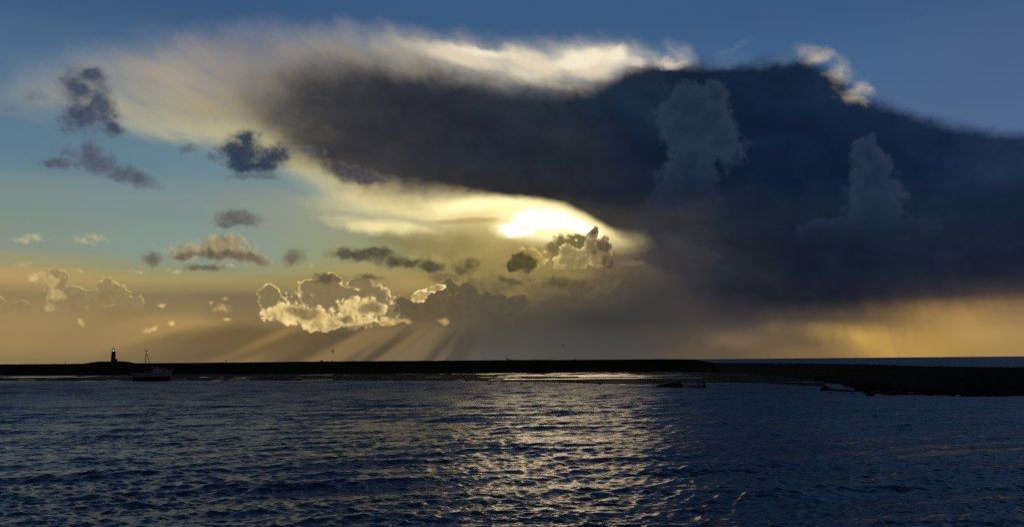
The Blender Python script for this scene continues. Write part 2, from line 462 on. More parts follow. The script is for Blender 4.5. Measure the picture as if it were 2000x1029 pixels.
    def cumulus(C, items, body, rim, size=1.3, kp=0.38, kn=0.25, kz=0.3, pf=None, e0=0.02, e1=0.12, r0=0.12, r1=0.34, op=1.0, rimf=1.0, flat=None, relief=0.22):
        step(C)
        d = ell(Pf, [(i[0], i[1], i[2] * size, i[3] * size) + tuple(i[4:]) for i in items])
        d = W.add(d, W.mad(puff if pf is None else pf, kp, W.mad(nz, kz, W.mul(nf, kn))))
        mk = W.ss(d, e0, e1)
        rm = W.mul(W.ss(d, r1, r0), rimf)
        if flat is not None:      # bright only above this height
            rm = W.mul(rm, W.ss(V, vn(flat[0]), vn(flat[1])))
            mk = W.mul(mk, W.ss(V, vn(flat[2]), vn(flat[3])))
        rm = W.mul(rm, W.ss(E, -0.35, 0.25, 0.25, 1.0))
        col = W.mix(body, rim, rm)
        t = W.mad(E, relief, W.mad(nf, 0.45, 1.0))
        cb = W.n('ShaderNodeCombineColor')
        for q in range(3): W.put(cb.inputs[q], t)
        col = W.mmul(col, cb.outputs[0])
        return W.mix(C, col, W.mul(mk, op) if op != 1.0 else mk)

    # --- far bank of cloud, low on the left
    hb2 = W.ss(nz, -0.3, 0.3)
    C = cumulus(C, [(110, 556, 26, 22), (120, 588, 30, 22), (150, 590, 40, 22), (218, 572, 32, 26), (178, 584, 30, 16), (255, 590, 30, 14), (30, 606, 32, 20), (90, 625, 60, 22), (0, 600, 20, 18)],
                lin((146, 126, 88)), lin((210, 184, 124)), kp=0.36, kn=0.15, r0=0.08, r1=0.22, flat=(620, 565, 640, 590), op=0.85, relief=0.05)
    C = cumulus(C, [(100, 552, 26, 18), (112, 582, 28, 14), (88, 610, 16, 9)], lin((196, 172, 114)), lin((206, 182, 126)), kp=0.5, e0=0.0, e1=0.5, op=0.6)
    # --- grey heads and haze joining the bank to the glare
    step(C)
    reg = W.ss(ell(P, [(1010, 560, 230, 62), (1170, 548, 120, 70), (860, 512, 110, 30)]), 0.0, 0.9)
    shp = W.ss(W.mad(big, 0.3, W.mad(nz, 1.3, W.mul(rn0, 0.6))), 0.15, 0.6)
    C = W.mix(C, lin((84, 77, 60)), W.mul(W.mul(reg, shp), 0.62))
    tt = W.mad(W.mul(reg, E), 0.10, 1.0)
    cq = W.n('ShaderNodeCombineColor')
    for q in range(3): W.put(cq.inputs[q], tt)
    C = W.mmul(C, cq.outputs[0])
    C = cumulus(C, [(960, 566, 80, 22), (1060, 560, 70, 26), (1150, 562, 60, 24), (860, 548, 40, 12)], lin((98, 88, 66)), lin((120, 106, 74)), kp=0.5, kn=0.6, kz=0.9, e0=-0.1, e1=0.7, op=0.55)
    # --- the sunlit bank in the middle
    C = cumulus(C, [(640, 578, 66, 30), (612, 556, 28, 18), (645, 550, 26, 17), (700, 560, 34, 16), (715, 590, 60, 34), (745, 610, 40, 26), (530, 576, 36, 22), (545, 590, 36, 24)],
                lin((132, 116, 82)), lin((246, 218, 148)), size=1.14, kp=0.34, kn=0.2, r0=0.08, r1=0.24, flat=(640, 590, 650, 620), relief=0.06)
    C = cumulus(C, [(540, 618, 44, 18), (580, 606, 48, 30), (610, 620, 52, 20), (690, 606, 42, 24), (725, 606, 34, 28), (700, 624, 80, 12), (645, 628, 60, 10)],
                W.mix(lin((190, 162, 104)), lin((222, 194, 128)), W.ss(W.add(nz, W.mul(nf, 0.8)), -0.2, 0.2)), lin((240, 212, 146)), size=1.14, kp=0.55, kn=0.4, e0=-0.05, e1=0.3, r1=0.55, relief=0.24)
    C = cumulus(C, [(592, 604, 36, 17, -10), (722, 600, 30, 14, 20), (670, 618, 26, 9), (700, 634, 70, 6)], lin((130, 112, 76)), lin((150, 132, 90)), size=1.14, kp=0.3, kn=0.7, e0=0.0, e1=0.5, op=0.85)
    C = cumulus(C, [(838, 576, 26, 16), (876, 566, 20, 16), (910, 572, 24, 20), (820, 604, 52, 22), (880, 600, 60, 30), (960, 600, 90, 28), (790, 592, 24, 16)],
                W.mix(lin((98, 86, 64)), lin((84, 77, 65)), W.ss(U, un(840), un(980))), lin((206, 176, 110)), size=1.14, kp=0.34, kn=0.3, r0=0.06, r1=0.2, rimf=W.ss(U, un(960), un(860), 0.15, 0.9), flat=(612, 575, 650, 600), relief=0.07, e1=0.2, op=0.9)
    C = cumulus(C, [(822, 578, 17, 12), (846, 566, 26, 7, 4)], lin((176, 150, 94)), lin((250, 226, 160)), size=1.14, kp=0.3, r0=0.1, r1=0.5, e1=0.2)
    C = cumulus(C, [(785, 626, 32, 7, 4), (866, 624, 18, 8, -8), (760, 632, 30, 5)], lin((196, 164, 96)), lin((176, 146, 88)), size=1.14, kp=0.4, kn=0.6, e0=0.0, e1=0.6, op=0.75)
    # --- dark heads inside the glare
    C = cumulus(C, [(1105, 490, 42, 34), (1140, 476, 34, 22)], lin((120, 108, 70)), lin((160, 142, 84)), kp=0.4, e0=-0.05, e1=0.35, relief=0.1, flat=(560, 500, 545, 490))
    C = cumulus(C, [(1122, 506, 38, 28), (1100, 498, 22, 22), (1160, 505, 34, 28)], lin((146, 132, 88)), lin((214, 192, 124)), kp=0.55, kn=0.4, r1=0.5, flat=(560, 490, 545, 500))
    C = cumulus(C, [(1152, 490, 18, 36, 6), (1170, 486, 24, 26), (1156, 454, 13, 14)], lin((124, 108, 76)), lin((176, 152, 112)), kp=0.5, kn=0.5, r1=0.55, flat=(540, 500, 535, 500))
    C = cumulus(C, [(1158, 448, 12, 9), (1176, 476, 18, 15), (1185, 510, 16, 20)], lin((84, 74, 60)), lin((110, 92, 72)), kp=0.4, kn=0.5, e1=0.4, op=0.8)
    C = cumulus(C, [(1040, 502, 32, 24)], lin((160, 140, 80)), lin((220, 196, 124)), kp=0.4, r1=0.5, e1=0.3, flat=(545, 500, 540, 510))
    C = cumulus(C, [(1024, 510, 28, 21), (1005, 520, 26, 14)], lin((84, 76, 50)), lin((116, 104, 64)), kp=0.4, e1=0.4)
    C = cumulus(C, [(912, 520, 24, 20), (900, 528, 28, 12), (1000, 552, 40, 9, -15), (1110, 556, 40, 16, -15)], lin((88, 80, 54)), lin((112, 100, 64)), kp=0.4, kn=0.6, e0=-0.05, e1=0.6, op=0.8)
    # --- loose dark scud
    C = cumulus(C, [(690, 500, 52, 15), (735, 500, 52, 15), (775, 515, 36, 14), (836, 527, 26, 13), (800, 518, 26, 10)], lin((82, 76, 62)), lin((120, 110, 80)), kp=0.22, kz=0.85, kn=0.65, e0=-0.12, e1=0.7, r1=0.6, op=0.93)
    C = cumulus(C, [(640, 545, 34, 13, -6), (716, 546, 34, 8)], lin((92, 82, 60)), lin((112, 98, 68)), kp=0.22, kz=0.85, kn=0.65, r0=0.15, r1=0.75, e0=-0.12, e1=0.7, op=0.8)
    C = cumulus(C, [(432, 478, 56, 20), (430, 494, 86, 17, -6), (375, 496, 36, 14), (480, 502, 42, 14, -14)], lin((152, 138, 104)), lin((178, 162, 118)), kp=0.22, kz=0.85, kn=0.65, e0=-0.12, e1=0.7, r1=0.7, flat=(540, 530, 540, 515))
    C = cumulus(C, [(430, 500, 70, 11, -4), (486, 507, 36, 10, -14), (368, 500, 30, 8), (298, 500, 22, 13), (574, 498, 28, 16), (400, 524, 46, 8)], lin((104, 94, 78)), lin((122, 112, 92)), kp=0.22, kz=0.85, kn=0.65, r0=0.15, r1=0.75, e0=-0.12, e1=0.7, op=0.85)
    C = cumulus(C, [(470, 426, 54, 17, -4), (450, 436, 30, 8)], lin((98, 100, 98)), lin((124, 126, 118)), kp=0.22, kz=0.85, kn=0.65, e0=-0.12, e1=0.7, r1=0.6, op=0.9)
    C = cumulus(C, [(492, 266, 24, 20), (482, 296, 44, 34), (530, 308, 46, 26), (500, 320, 60, 16)], lin((46, 58, 78)), lin((84, 92, 104)), kp=0.22, kz=0.85, kn=0.65, e0=-0.12, e1=0.7, r1=0.5, op=0.97)
    C = cumulus(C, [(420, 304, 18, 9), (366, 288, 26, 10), (600, 300, 34, 11), (500, 342, 60, 9)], lin((70, 78, 90)), lin((110, 112, 112)), kp=0.22, kz=0.85, kn=0.65, r0=0.15, r1=0.75, e0=-0.12, e1=0.7, op=0.5)
    C = cumulus(C, [(690, 336, 52, 18, -4), (720, 345, 40, 14)], lin((66, 66, 74)), lin((104, 98, 92)), kp=0.22, kz=0.85, kn=0.65, e0=-0.12, e1=0.7, r1=0.6, op=0.85)
    C = cumulus(C, [(190, 318, 74, 24, -16), (172, 298, 30, 18), (252, 342, 62, 20, -8), (115, 320, 50, 14)], lin((84, 90, 106)), lin((100, 112, 126)), kp=0.22, kz=0.85, kn=0.65, e0=-0.12, e1=0.7, r1=0.6, op=0.9)
    C = cumulus(C, [(156, 172, 40, 38, -8), (194, 205, 32, 58, 12), (170, 226, 52, 40, -8), (212, 248, 28, 22), (184, 150, 30, 14)], lin((62, 72, 92)), lin((96, 102, 114)), kp=0.22, kz=0.85, kn=0.65, e0=-0.12, e1=0.7, r1=0.7, op=0.93)
    C = cumulus(C, [(10, 212, 30, 16), (70, 186, 30, 14)], lin((100, 110, 130)), lin((110, 120, 138)), kp=0.22, kz=0.85, kn=0.65, r0=0.15, r1=0.75, e0=-0.12, e1=0.7, op=0.45)
    # --- small lit wisps
    C = cumulus(C, [(62, 472, 36, 10), (172, 478, 24, 8), (190, 466, 22, 8, -10), (338, 526, 24, 6), (160, 532, 12, 4), (55, 524, 20, 4), (260, 527, 18, 4), (444, 521, 14, 5), (618, 518, 8, 6, -30)],
                lin((178, 172, 128)), lin((172, 170, 136)), kp=0.3, kn=1.0, kz=0.6, e0=-0.1, e1=0.9, op=0.75)
    C = cumulus(C, [(292, 643, 15, 7), (436, 602, 18, 8), (444, 586, 8, 4), (412, 590, 7, 4), (322, 596, 10, 6), (170, 630, 10, 8), (340, 628, 8, 5), (446, 622, 14, 5), (95, 612, 10, 10)],
                lin((204, 176, 114)), lin((180, 156, 104)), kp=0.4, kn=0.9, kz=0.5, e0=-0.1, e1=0.8, op=0.75)

    # --- shafts of light fanning from the hidden sun
    su, sv_ = PU(1085, 430)
    du = W.sub(U, su); dv = W.sub(V, sv_)
    ang = W.m('ARCTAN2', du, W.mul(dv, -1.0))
    rad = W.vm('LENGTH', W.xform(P, (su, sv_, 0), 0, (1, 1, 1)))
    cm = W.n('ShaderNodeCombineXYZ'); W.put(cm.inputs[0], W.mad(ang, 5.0, 1.3)); W.put(cm.inputs[1], W.mul(rad, 0.10))
    rays = W.ss(W.noise(cm.outputs[0], 1.6, 2, 0.5), 0.42, 0.58)
    rm = W.mul(W.ss(W.mad(W.ss(U, un(560), un(300)), -0.25, V), vn(625), vn(652)), W.mul(W.ss(U, un(140), un(420)), W.ss(U, un(960), un(840))))
    C = W.mix(C, W.mmul(C, (0.64, 0.66, 0.72, 1)), W.mul(rm, W.sub(1.0, rays)))
    step(C)
    C = W.mix(C, W.mmul(C, (1.5, 1.42, 1.18, 1)), W.mul(rm, W.mul(rays, 0.8)))
    step(C)

    k = 1.0 / SKY_STRENGTH
    C = W.mmul(C, (k, k, k, 1))
    # below the horizon nothing but dim reflected light
    C = W.mix(C, (0.12, 0.16, 0.22, 1), W.ss(V, -0.02, -0.6))
    bg = W.n('ShaderNodeBackground')
    W.put(bg.inputs[0], C); bg.inputs[1].default_value = SKY_STRENGTH
    out = W.n('ShaderNodeOutputWorld')
    wt.links.new(bg.outputs[0], out.inputs[0])
    print('sky nodes', len(wt.nodes))

build_sky()
S.world = world
world.cycles.sampling_method = 'MANUAL'
world.cycles.sample_map_resolution = 512

# ================================================================== mesh and material helpers
def mat(name, base, rough=0.8, metallic=0.0, spec=0.5, noise_scale=0.0, noise_amt=0.0, bump=0.0, bump_scale=20.0, coord='Object'):
    m = bpy.data.materials.new(name)
    m.use_nodes = True
    t = NT(m.node_tree)
    b = m.node_tree.nodes['Principled BSDF']
    b.inputs['Base Color'].default_value = (*base, 1)
    b.inputs['Roughness'].default_value = rough
    b.inputs['Metallic'].default_value = metallic
    b.inputs['Specular IOR Level'].default_value = spec
    if noise_amt or bump:
        tc = t.n('ShaderNodeTexCoord').outputs[coord]
    if noise_amt:
        f = t.noise(tc, noise_scale, 5, 0.6)
        lo = tuple(c * (1 - noise_amt) for c in base) + (1,)
        hi = tuple(min(1, c * (1 + noise_amt)) for c in base) + (1,)
        t.put(b.inputs['Base Color'], t.ramp(f, [(0.3, lo), (0.7, hi)], 'LINEAR'))
    if bump:
        bp = t.n('ShaderNodeBump')
        bp.inputs['Strength'].default_value = bump
        bp.inputs['Distance'].default_value = 0.02
        t.put(bp.inputs['Height'], t.noise(tc, bump_scale, 4, 0.6))
        t.put(b.inputs['Normal'], bp.outputs[0])
    return m

def link_mesh(name, verts, faces, m=None, parent=None, smooth=False):
    me = bpy.data.meshes.new(name)
    me.from_pydata(verts, [], faces)
    if m: me.materials.append(m)
    if smooth:
        me.polygons.foreach_set('use_smooth', [True] * len(me.polygons))
    me.update()
    o = bpy.data.objects.new(name, me)
    COL.objects.link(o)
    if parent: o.parent = parent
    return o

def grid_mesh(name, X, Y, Z, m, smooth=True):
    """a sheet from 2-D arrays of coordinates"""
    nr, nc = X.shape
    co = np.stack([X, Y, Z], -1).reshape(-1, 3).astype(np.float32)
    i = np.arange(nr * nc).reshape(nr, nc)
    q = np.stack([i[:-1, :-1], i[:-1, 1:], i[1:, 1:], i[1:, :-1]], -1).reshape(-1, 4)
    me = bpy.data.meshes.new(name)
    me.vertices.add(len(co)); me.vertices.foreach_set('co', co.ravel())
    me.loops.add(q.size); me.loops.foreach_set('vertex_index', q.ravel().astype(np.int32))
    me.polygons.add(len(q))
    me.polygons.foreach_set('loop_start', (np.arange(len(q)) * 4).astype(np.int32))
    me.polygons.foreach_set('use_smooth', np.full(len(q), smooth))
    me.update(calc_edges=True)
    me.materials.append(m)
    o = bpy.data.objects.new(name, me)
    COL.objects.link(o)
    return o

def tag(o, label=None, cat=None, group=None, kind=None):
    if label: o['label'] = label
    if cat: o['category'] = cat
    if group: o['group'] = group
    if kind: o['kind'] = kind
    return o

def thing(name, loc, label, cat, rz=0.0, group=None, scale=1.0):
    o = bpy.data.objects.new(name, None)
    o.empty_display_size = 0.3
    COL.objects.link(o)
    o.location = loc; o.rotation_euler = (0, 0, rz); o.scale = (scale,) * 3
    return tag(o, label, cat, group)

class BM:
    """gathers simple shapes into one part"""
    def __init__(s): s.b = bmesh.new()
    def box(s, c, d, rot=None, taper=1.0, tz=None):
        vs = []
        for z in (-1, 1):
            k = taper if z > 0 else 1.0
            for x, y in ((-1, -1), (1, -1), (1, 1), (-1, 1)):
                v = Vector((x * d[0] / 2 * k, y * d[1] / 2 * k, z * d[2] / 2))
                if rot is not None: v = rot @ v
                vs.append(s.b.verts.new(v + Vector(c)))
        for f in ((3, 2, 1, 0), (4, 5, 6, 7), (0, 1, 5, 4), (1, 2, 6, 5), (2, 3, 7, 6), (3, 0, 4, 7)):
            s.b.faces.new([vs[i] for i in f])
        return s
    def tube(s, p, q, r0, r1=None, n=8, cap=True):
        p, q = Vector(p), Vector(q)
        r1 = r0 if r1 is None else r1
        d = (q - p).normalized()
        a = d.orthogonal().normalized(); b = d.cross(a)
        rings = []
        for c, r in ((p, r0), (q, r1)):
            rings.append([s.b.verts.new(c + (a * math.cos(t) + b * math.sin(t)) * r) for t in (2 * math.pi * k / n for k in range(n))])
        for k in range(n):
            s.b.faces.new([rings[0][k], rings[0][(k + 1) % n], rings[1][(k + 1) % n], rings[1][k]])
        if cap:
            s.b.faces.new(rings[0][::-1]); s.b.faces.new(rings[1])
        return s
    def path(s, pts, r, n=6):
        for a, b in zip(pts[:-1], pts[1:]): s.tube(a, b, r, n=n)
        return s
    def lathe(s, prof, n=16, c=(0, 0, 0), a0=0.0):
        rings = []
        for r, z in prof:
            rings.append([s.b.verts.new((c[0] + r * math.cos(a0 + 2 * math.pi * k / n), c[1] + r * math.sin(a0 + 2 * math.pi * k / n), c[2] + z)) for k in range(n)])
        for A, B in zip(rings[:-1], rings[1:]):
            for k in range(n):
                s.b.faces.new([A[k], A[(k + 1) % n], B[(k + 1) % n], B[k]])
        s.b.faces.new(rings[0][::-1]); s.b.faces.new(rings[-1])
        return s
    def grid(s, rows, close=False):
        R = [[s.b.verts.new(v) for v in r] for r in rows]
        for A, B in zip(R[:-1], R[1:]):
            for k in range(len(A) - 1):
                s.b.faces.new([A[k], A[k + 1], B[k + 1], B[k]])
        return s
    def blob(s, c, r, sub=2, seed=0, amp=0.25, flat=1.0):
        tmp = bmesh.new()
        bmesh.ops.create_icosphere(tmp, subdivisions=sub, radius=1.0)
        m = {}
        for v in tmp.verts:
            k = 1 + amp * mnoise.noise(v.co * 1.7 + Vector((seed * 3.1, seed * 1.7, 0)))
            m[v] = s.b.verts.new(Vector((v.co.x * r[0], v.co.y * r[1], v.co.z * r[2] * flat)) * k + Vector(c))
        for f in tmp.faces: s.b.faces.new([m[v] for v in f.verts])
        tmp.free()
        return s
    def out(s, name, m, parent=None, smooth=False, bevel=0.0):
        bmesh.ops.recalc_face_normals(s.b, faces=s.b.faces)
        if bevel:
            bmesh.ops.bevel(s.b, geom=list(s.b.edges), offset=bevel, segments=1, affect='EDGES', profile=0.5)
        me = bpy.data.meshes.new(name)
        s.b.to_mesh(me); s.b.free()
        me.materials.append(m)
        if smooth: me.polygons.foreach_set('use_smooth', [True] * len(me.polygons))
        o = bpy.data.objects.new(name, me)
        COL.objects.link(o)
        if parent: o.parent = parent
        return o

def vnoise(x, y, seed=0, octaves=4, rough=0.5):
    """smooth value noise on arrays, -1..1"""
    out = np.zeros_like(x, dtype=np.float64); amp, tot = 1.0, 0.0
    for o in range(octaves):
        g = np.random.default_rng(seed * 97 + o).uniform(-1, 1, (256, 256))
        xi, yi = np.floor(x).astype(int), np.floor(y).astype(int)
        fx, fy = x - xi, y - yi
        fx = fx * fx * (3 - 2 * fx); fy = fy * fy * (3 - 2 * fy)
        a = g[yi % 256, xi % 256]; b = g[yi % 256, (xi + 1) % 256]
        c = g[(yi + 1) % 256, xi % 256]; d = g[(yi + 1) % 256, (xi + 1) % 256]
        out += amp * ((a * (1 - fx) + b * fx) * (1 - fy) + (c * (1 - fx) + d * fx) * fy)
        tot += amp; amp *= rough; x = x * 2.03 + 17.1; y = y * 2.03 + 5.7
    return out / tot

# ================================================================== plan of the shore
def gp(x, y, z=0.0):
    p = ground_at(x, y, z); return (p.x, p.y)
# water's edge in plan, left to right, read off the photograph
EDGE = [gp(x, y) for x, y in [(-900, 746.5), (-300, 745), (0, 744), (250, 744), (420, 743.8), (600, 743.6), (800, 743.4), (950, 744.6), (1050, 746.3), (1130, 748.3), (1200, 750.2), (1265, 751.4), (1320, 749), (1380, 747.2), (1440, 747.6), (1520, 750.5), (1600, 754.5)]]
ea = np.array([math.atan2(x, y) for x, y in EDGE]); er = np.array([math.hypot(x, y) for x, y in EDGE])
# foot of the dark rocky spit on the right
FOOT = [(1470, 731), (1540, 737), (1600, 743), (1640, 750), (1655, 756), (1600, 761.5), (1615, 764), (1660, 767), (1700, 769.5), (1760, 771), (1850, 772.5), (2000, 773.5), (2300, 775), (2900, 779)]

# ================================================================== water
def water_material(name='water_surface', calm=1.0):
    m = bpy.data.materials.new(name); m.use_nodes = True
    t = NT(m.node_tree)
    b = m.node_tree.nodes['Principled BSDF']
    b.inputs['Base Color'].default_value = (0.028, 0.067, 0.112, 1)
    b.inputs['IOR'].default_value = 1.333
    geo = t.n('ShaderNodeNewGeometry')
    pos = geo.outputs['Position']
    rad = t.vm('LENGTH', pos)
    # ripples too small to see widen the glitter; pools among the mud lie still
    ca = t.n('ShaderNodeAttribute', attribute_name='sheltered', attribute_type='GEOMETRY').outputs['Fac']
    calmf = t.mad(ca, -0.88, 1.0)
    t.put(b.inputs['Roughness'], t.mul(t.ss(rad, 20, 190, 0.17, 0.44), t.mad(ca, -0.6, 1.0)))
    def slopes(scale, rot, amt, detail=2, st=0.4):
        q = t.xform(pos, rot=math.radians(rot), scale=(1 / st if st < 1 else st, 1.0, 1.0))
        c = t.noise(q, scale, detail, 0.6, col=True)
        sp = t.n('ShaderNodeSeparateColor'); t.put(sp.inputs[0], c)
        cb = t.n('ShaderNodeCombineXYZ')
        t.put(cb.inputs[0], t.mad(sp.outputs[0], amt * 0.8, -amt * 0.4))
        t.put(cb.inputs[1], t.mad(sp.outputs[1], amt * 2.0, -amt))
        return cb.outputs[0]
    # gusts: patches where the small ripples are steeper
    g = t.noise(t.xform(pos, scale=(14, 9, 1)), 1.0, 3, 0.5)
    gust = t.ss(g, 0.35, 0.65, 0.65, 1.25)
    n = slopes(13.0, -8, 0.75, 3)
    n2 = slopes(4.6, -14, 0.75, 3)
    n3 = slopes(1.4, -10, 0.35)
    n4 = slopes(0.16, -6, 0.22, 3)
    n3 = t.vm('ADD', n3, n4)
    sm = t.vm('ADD', n, n2)
    sm = t.vm('SCALE', sm, scale=t.mul(gust, calmf))
    sm = t.vm('ADD', sm, t.vm('SCALE', n3, scale=calmf))
    nn = t.vm('NORMALIZE', t.vm('ADD', geo.outputs['Normal'], sm))
    t.put(b.inputs['Normal'], nn)
    return m

def wave_height(X, Y, spac):
    """sum of wind waves; those too short for the local mesh are left out"""
    r = np.random.default_rng(5)
    H = np.zeros_like(X); DX = np.zeros_like(X); DY = np.zeros_like(X)
    base = math.radians(-72)      # travelling towards the camera, a little to the left
    patch = 0.75 + 0.5 * vnoise(X / 22 + 40, Y / 16 + 40, 3, 3)
    for k in range(120):
        L = 0.20 * (5.5 / 0.20) ** r.random()
        th = base + r.normal(0, 0.24 if L > 1.2 else 0.55)
        kx, ky = math.cos(th) * 2 * math.pi / L, math.sin(th) * 2 * math.pi / L
        A = 0.0070 * L ** 0.45 * r.uniform(0.5, 1.3)
        ph = r.uniform(0, 2 * math.pi)
        w = np.clip((L / spac - 2.2) / 2.5, 0, 1)
        a = kx * X + ky * Y + ph
        H += w * A * np.cos(a)
        DX -= w * A * 0.9 * math.cos(th) * np.sin(a)
        DY -= w * A * 0.9 * math.sin(th) * np.sin(a)
    return H * patch, DX * patch, DY * patch

def build_water():
    fine = np.radians(np.linspace(-37, 37, 820))
    coarse = np.radians(np.linspace(37, 323, 60))[1:-1]
    ang = np.concatenate([fine, coarse, [math.radians(323)]])
    r1 = 14.0 * (270.0 / 14.0) ** np.linspace(0, 1, 1050)
    r2 = 270.0 * (25000.0 / 270.0) ** np.linspace(0, 1, 60)[1:]
    rad = np.concatenate([[0.5, 3, 6, 9], r1, r2])
    A, Rr = np.meshgrid(ang, rad)
    X, Y = Rr * np.sin(A), Rr * np.cos(A)
    dr = np.gradient(rad)
    spac = np.maximum(dr[:, None], Rr * math.radians(74) / 819) + np.zeros_like(X)
    front = np.clip((math.radians(40) - np.minimum(A, 2 * math.pi - A)) / 0.05, 0, 1)
    front[:, len(fine) - 1:] = 0
    edge = np.interp(np.where(A > math.pi, A - 2 * math.pi, A), ea, er)
    calm = np.clip((edge - Rr) / 12.0 + 0.15, 0.15, 1) * front
    H, DX, DY = wave_height(X, Y, spac)
    # a few long wave trains running in from the right, crests falling to the right
    for L, th, A_, px_, sd in ((5.2, -64, 0.050, 34, 1), (3.9, -71, 0.036, 22, 2), (6.8, -60, 0.065, 44, 3), (4.4, -84, 0.030, 26, 4)):
        th = math.radians(th - 14); kx, ky = math.cos(th) * 2 * math.pi / L, math.sin(th) * 2 * math.pi / L
        env = np.clip(vnoise(X / px_ + 9 * sd, Y / (px_ * 0.7) + 5 * sd, 20 + sd, 2) * 2.2 + 0.25, 0, 1.4)
        w = np.clip((L / spac - 2.2) / 2.5, 0, 1) * A_ * env
        a = kx * X + ky * Y + sd + 1.6 * vnoise(X / 9, Y / 9, 40 + sd, 2)
        H += w * (np.cos(a) + 0.25 * np.cos(2 * a)); DX -= w * math.cos(th) * np.sin(a); DY -= w * math.sin(th) * np.sin(a)
    far = Rr > 270
    H[far] = 0; DX[far] = 0; DY[far] = 0
    o = grid_mesh('water', X + DX * calm, Y + DY * calm, H * calm, water_material())
    az = np.where(A > math.pi, A - 2 * math.pi, A)
    sh = np.clip((Rr - edge + 1.0) / 3.0, 0, 1) * np.clip((math.atan2(*gp(1640, 755)) - az) / 0.01, 0, 1) * (Rr < 520) 
    at = o.data.attributes.new('sheltered', 'FLOAT', 'POINT')
    at.data.foreach_set('value', sh.ravel().astype(np.float32))
    tag(o, 'dark choppy sea water with pale sunset glitter', kind='structure')
build_water()

# ================================================================== mudflat
def mud_material():
    m = bpy.data.materials.new('wet_mud'); m.use_nodes = True
    t = NT(m.node_tree); b = m.node_tree.nodes['Principled BSDF']
    geo = t.n('ShaderNodeNewGeometry'); pos = geo.outputs['Position']
    f = t.noise(t.xform(pos, scale=(9, 3, 1)), 1.0, 5, 0.6)
    t.put(b.inputs['Base Color'], t.ramp(f, [(0.3, (0.006, 0.006, 0.006, 1)), (0.7, (0.016, 0.015, 0.014, 1))], 'LINEAR'))
    t.put(b.inputs['Roughness'], t.ss(f, 0.35, 0.7, 0.6, 0.95))
    t.put(b.inputs['Specular IOR Level'], t.ss(f, 0.62, 0.42, 0.0, 0.05))
    c = t.noise(t.xform(pos, scale=(2.5, 1, 1)), 3.0, 4, 0.6, col=True)
    sp = t.n('ShaderNodeSeparateColor'); t.put(sp.inputs[0], c)
    cb = t.n('ShaderNodeCombineXYZ')
    t.put(cb.inputs[0], t.mad(sp.outputs[0], 0.6, -0.3)); t.put(cb.inputs[1], t.mad(sp.outputs[1], 1.4, -0.7))
    t.put(b.inputs['Normal'], t.vm('NORMALIZE', t.vm('ADD', geo.outputs['Normal'], cb.outputs[0])))
    return m

def proj(X, Y, Z):
    """photo pixel of places in the scene (arrays)"""
    dx, dy, dz = X, Y, Z - CAM_H
    cp, sp = math.cos(PITCH), math.sin(PITCH)
    f = dy * cp + dz * sp; u = -dy * sp + dz * cp
    qx, qy = dx / f, u / f
    c, s = math.cos(ROLL), math.sin(ROLL)
    return 1000 + (qx * c - qy * s) * FPX, 514.5 - (qx * s + qy * c) * FPX

def build_mudflat():
    ang = np.linspace(math.radians(-42), math.atan2(*gp(1690, 740)), 760)
    t = np.linspace(0, 1, 300) ** 1.4
    e = np.interp(ang, ea, er)
    R0 = e[None, :] - 14; R1 = 500.0
    Rr = R0 + (R1 - R0) * t[:, None]
    A = np.broadcast_to(ang[None, :], Rr.shape)
    X, Y = Rr * np.sin(A), Rr * np.cos(A)
    d = Rr - e[None, :]
    wob = 2.0 * vnoise(A * 90, Rr / 60, 8, 3)
    z = -0.22 + 0.30 * np.clip((d + wob + 9) / 13.0, 0, 1)
    px, py = proj(X, Y, np.zeros_like(X))
    pool = vnoise(A * 34 + 3, np.log(Rr) * 16, 9, 4, 0.55)
    # pools are broad and many in the middle, few streaks elsewhere
    wet = np.clip(1 - np.abs(px - 1130) / 330, 0, 1) * np.clip((738.5 - py) / 4.5, 0, 1)
    wetl = np.clip(1 - np.abs(px - 60) / 300, 0, 1) * np.clip(1 - np.abs(py - 736.2) / 3.5, 0, 1)
    wetr = np.clip(1 - np.abs(px - 1600) / 120, 0, 1) * np.clip(1 - np.abs(py - 751) / 9, 0, 1)
    thr = 0.34 - 0.62 * wet - 0.55 * wetl - 0.45 * wetr
    z = z - np.clip((pool - thr) * 3.0, 0, 1) * 0.2
    # the bright creek and its branch
    for pts, w in (([(880, 744.6), (960, 742.6), (1060, 740.4), (1160, 738.9), (1260, 738.0), (1370, 737.2)], 0.75),
                   ([(1130, 735.6), (1200, 735.2), (1280, 733.6), (1330, 728.6)], 0.6),
                   ([(590, 741.8), (650, 741.2)], 0.35), ([(1180, 741.2), (1260, 741)], 0.3)):
        yy = np.interp(px, [p[0] for p in pts], [p[1] for p in pts], left=9999, right=9999)
        z = z - np.clip(1.6 - np.abs(py - yy + 0.3 * vnoise(px / 30, py * 0, 12, 2)) / w, 0, 1) * 0.25
    # dark bar along the near side of the creek stays dry
    bar = np.interp(px, [905, 950, 1050, 1200, 1300], [744.2, 743.6, 743.6, 744.6, 743.5], left=0, right=0)
    z = np.where((np.abs(py - bar) < np.interp(px, [905, 1000, 1200], [0.6, 2.2, 4.5])) & (d > 1.0), np.maximum(z, 0.05), z)
    z = z + 0.012 * vnoise(X / 1.5, Y / 1.5, 14, 3)
    o = grid_mesh('mudflat', X, Y, z, mud_material())
    tag(o, kind='structure')
build_mudflat()

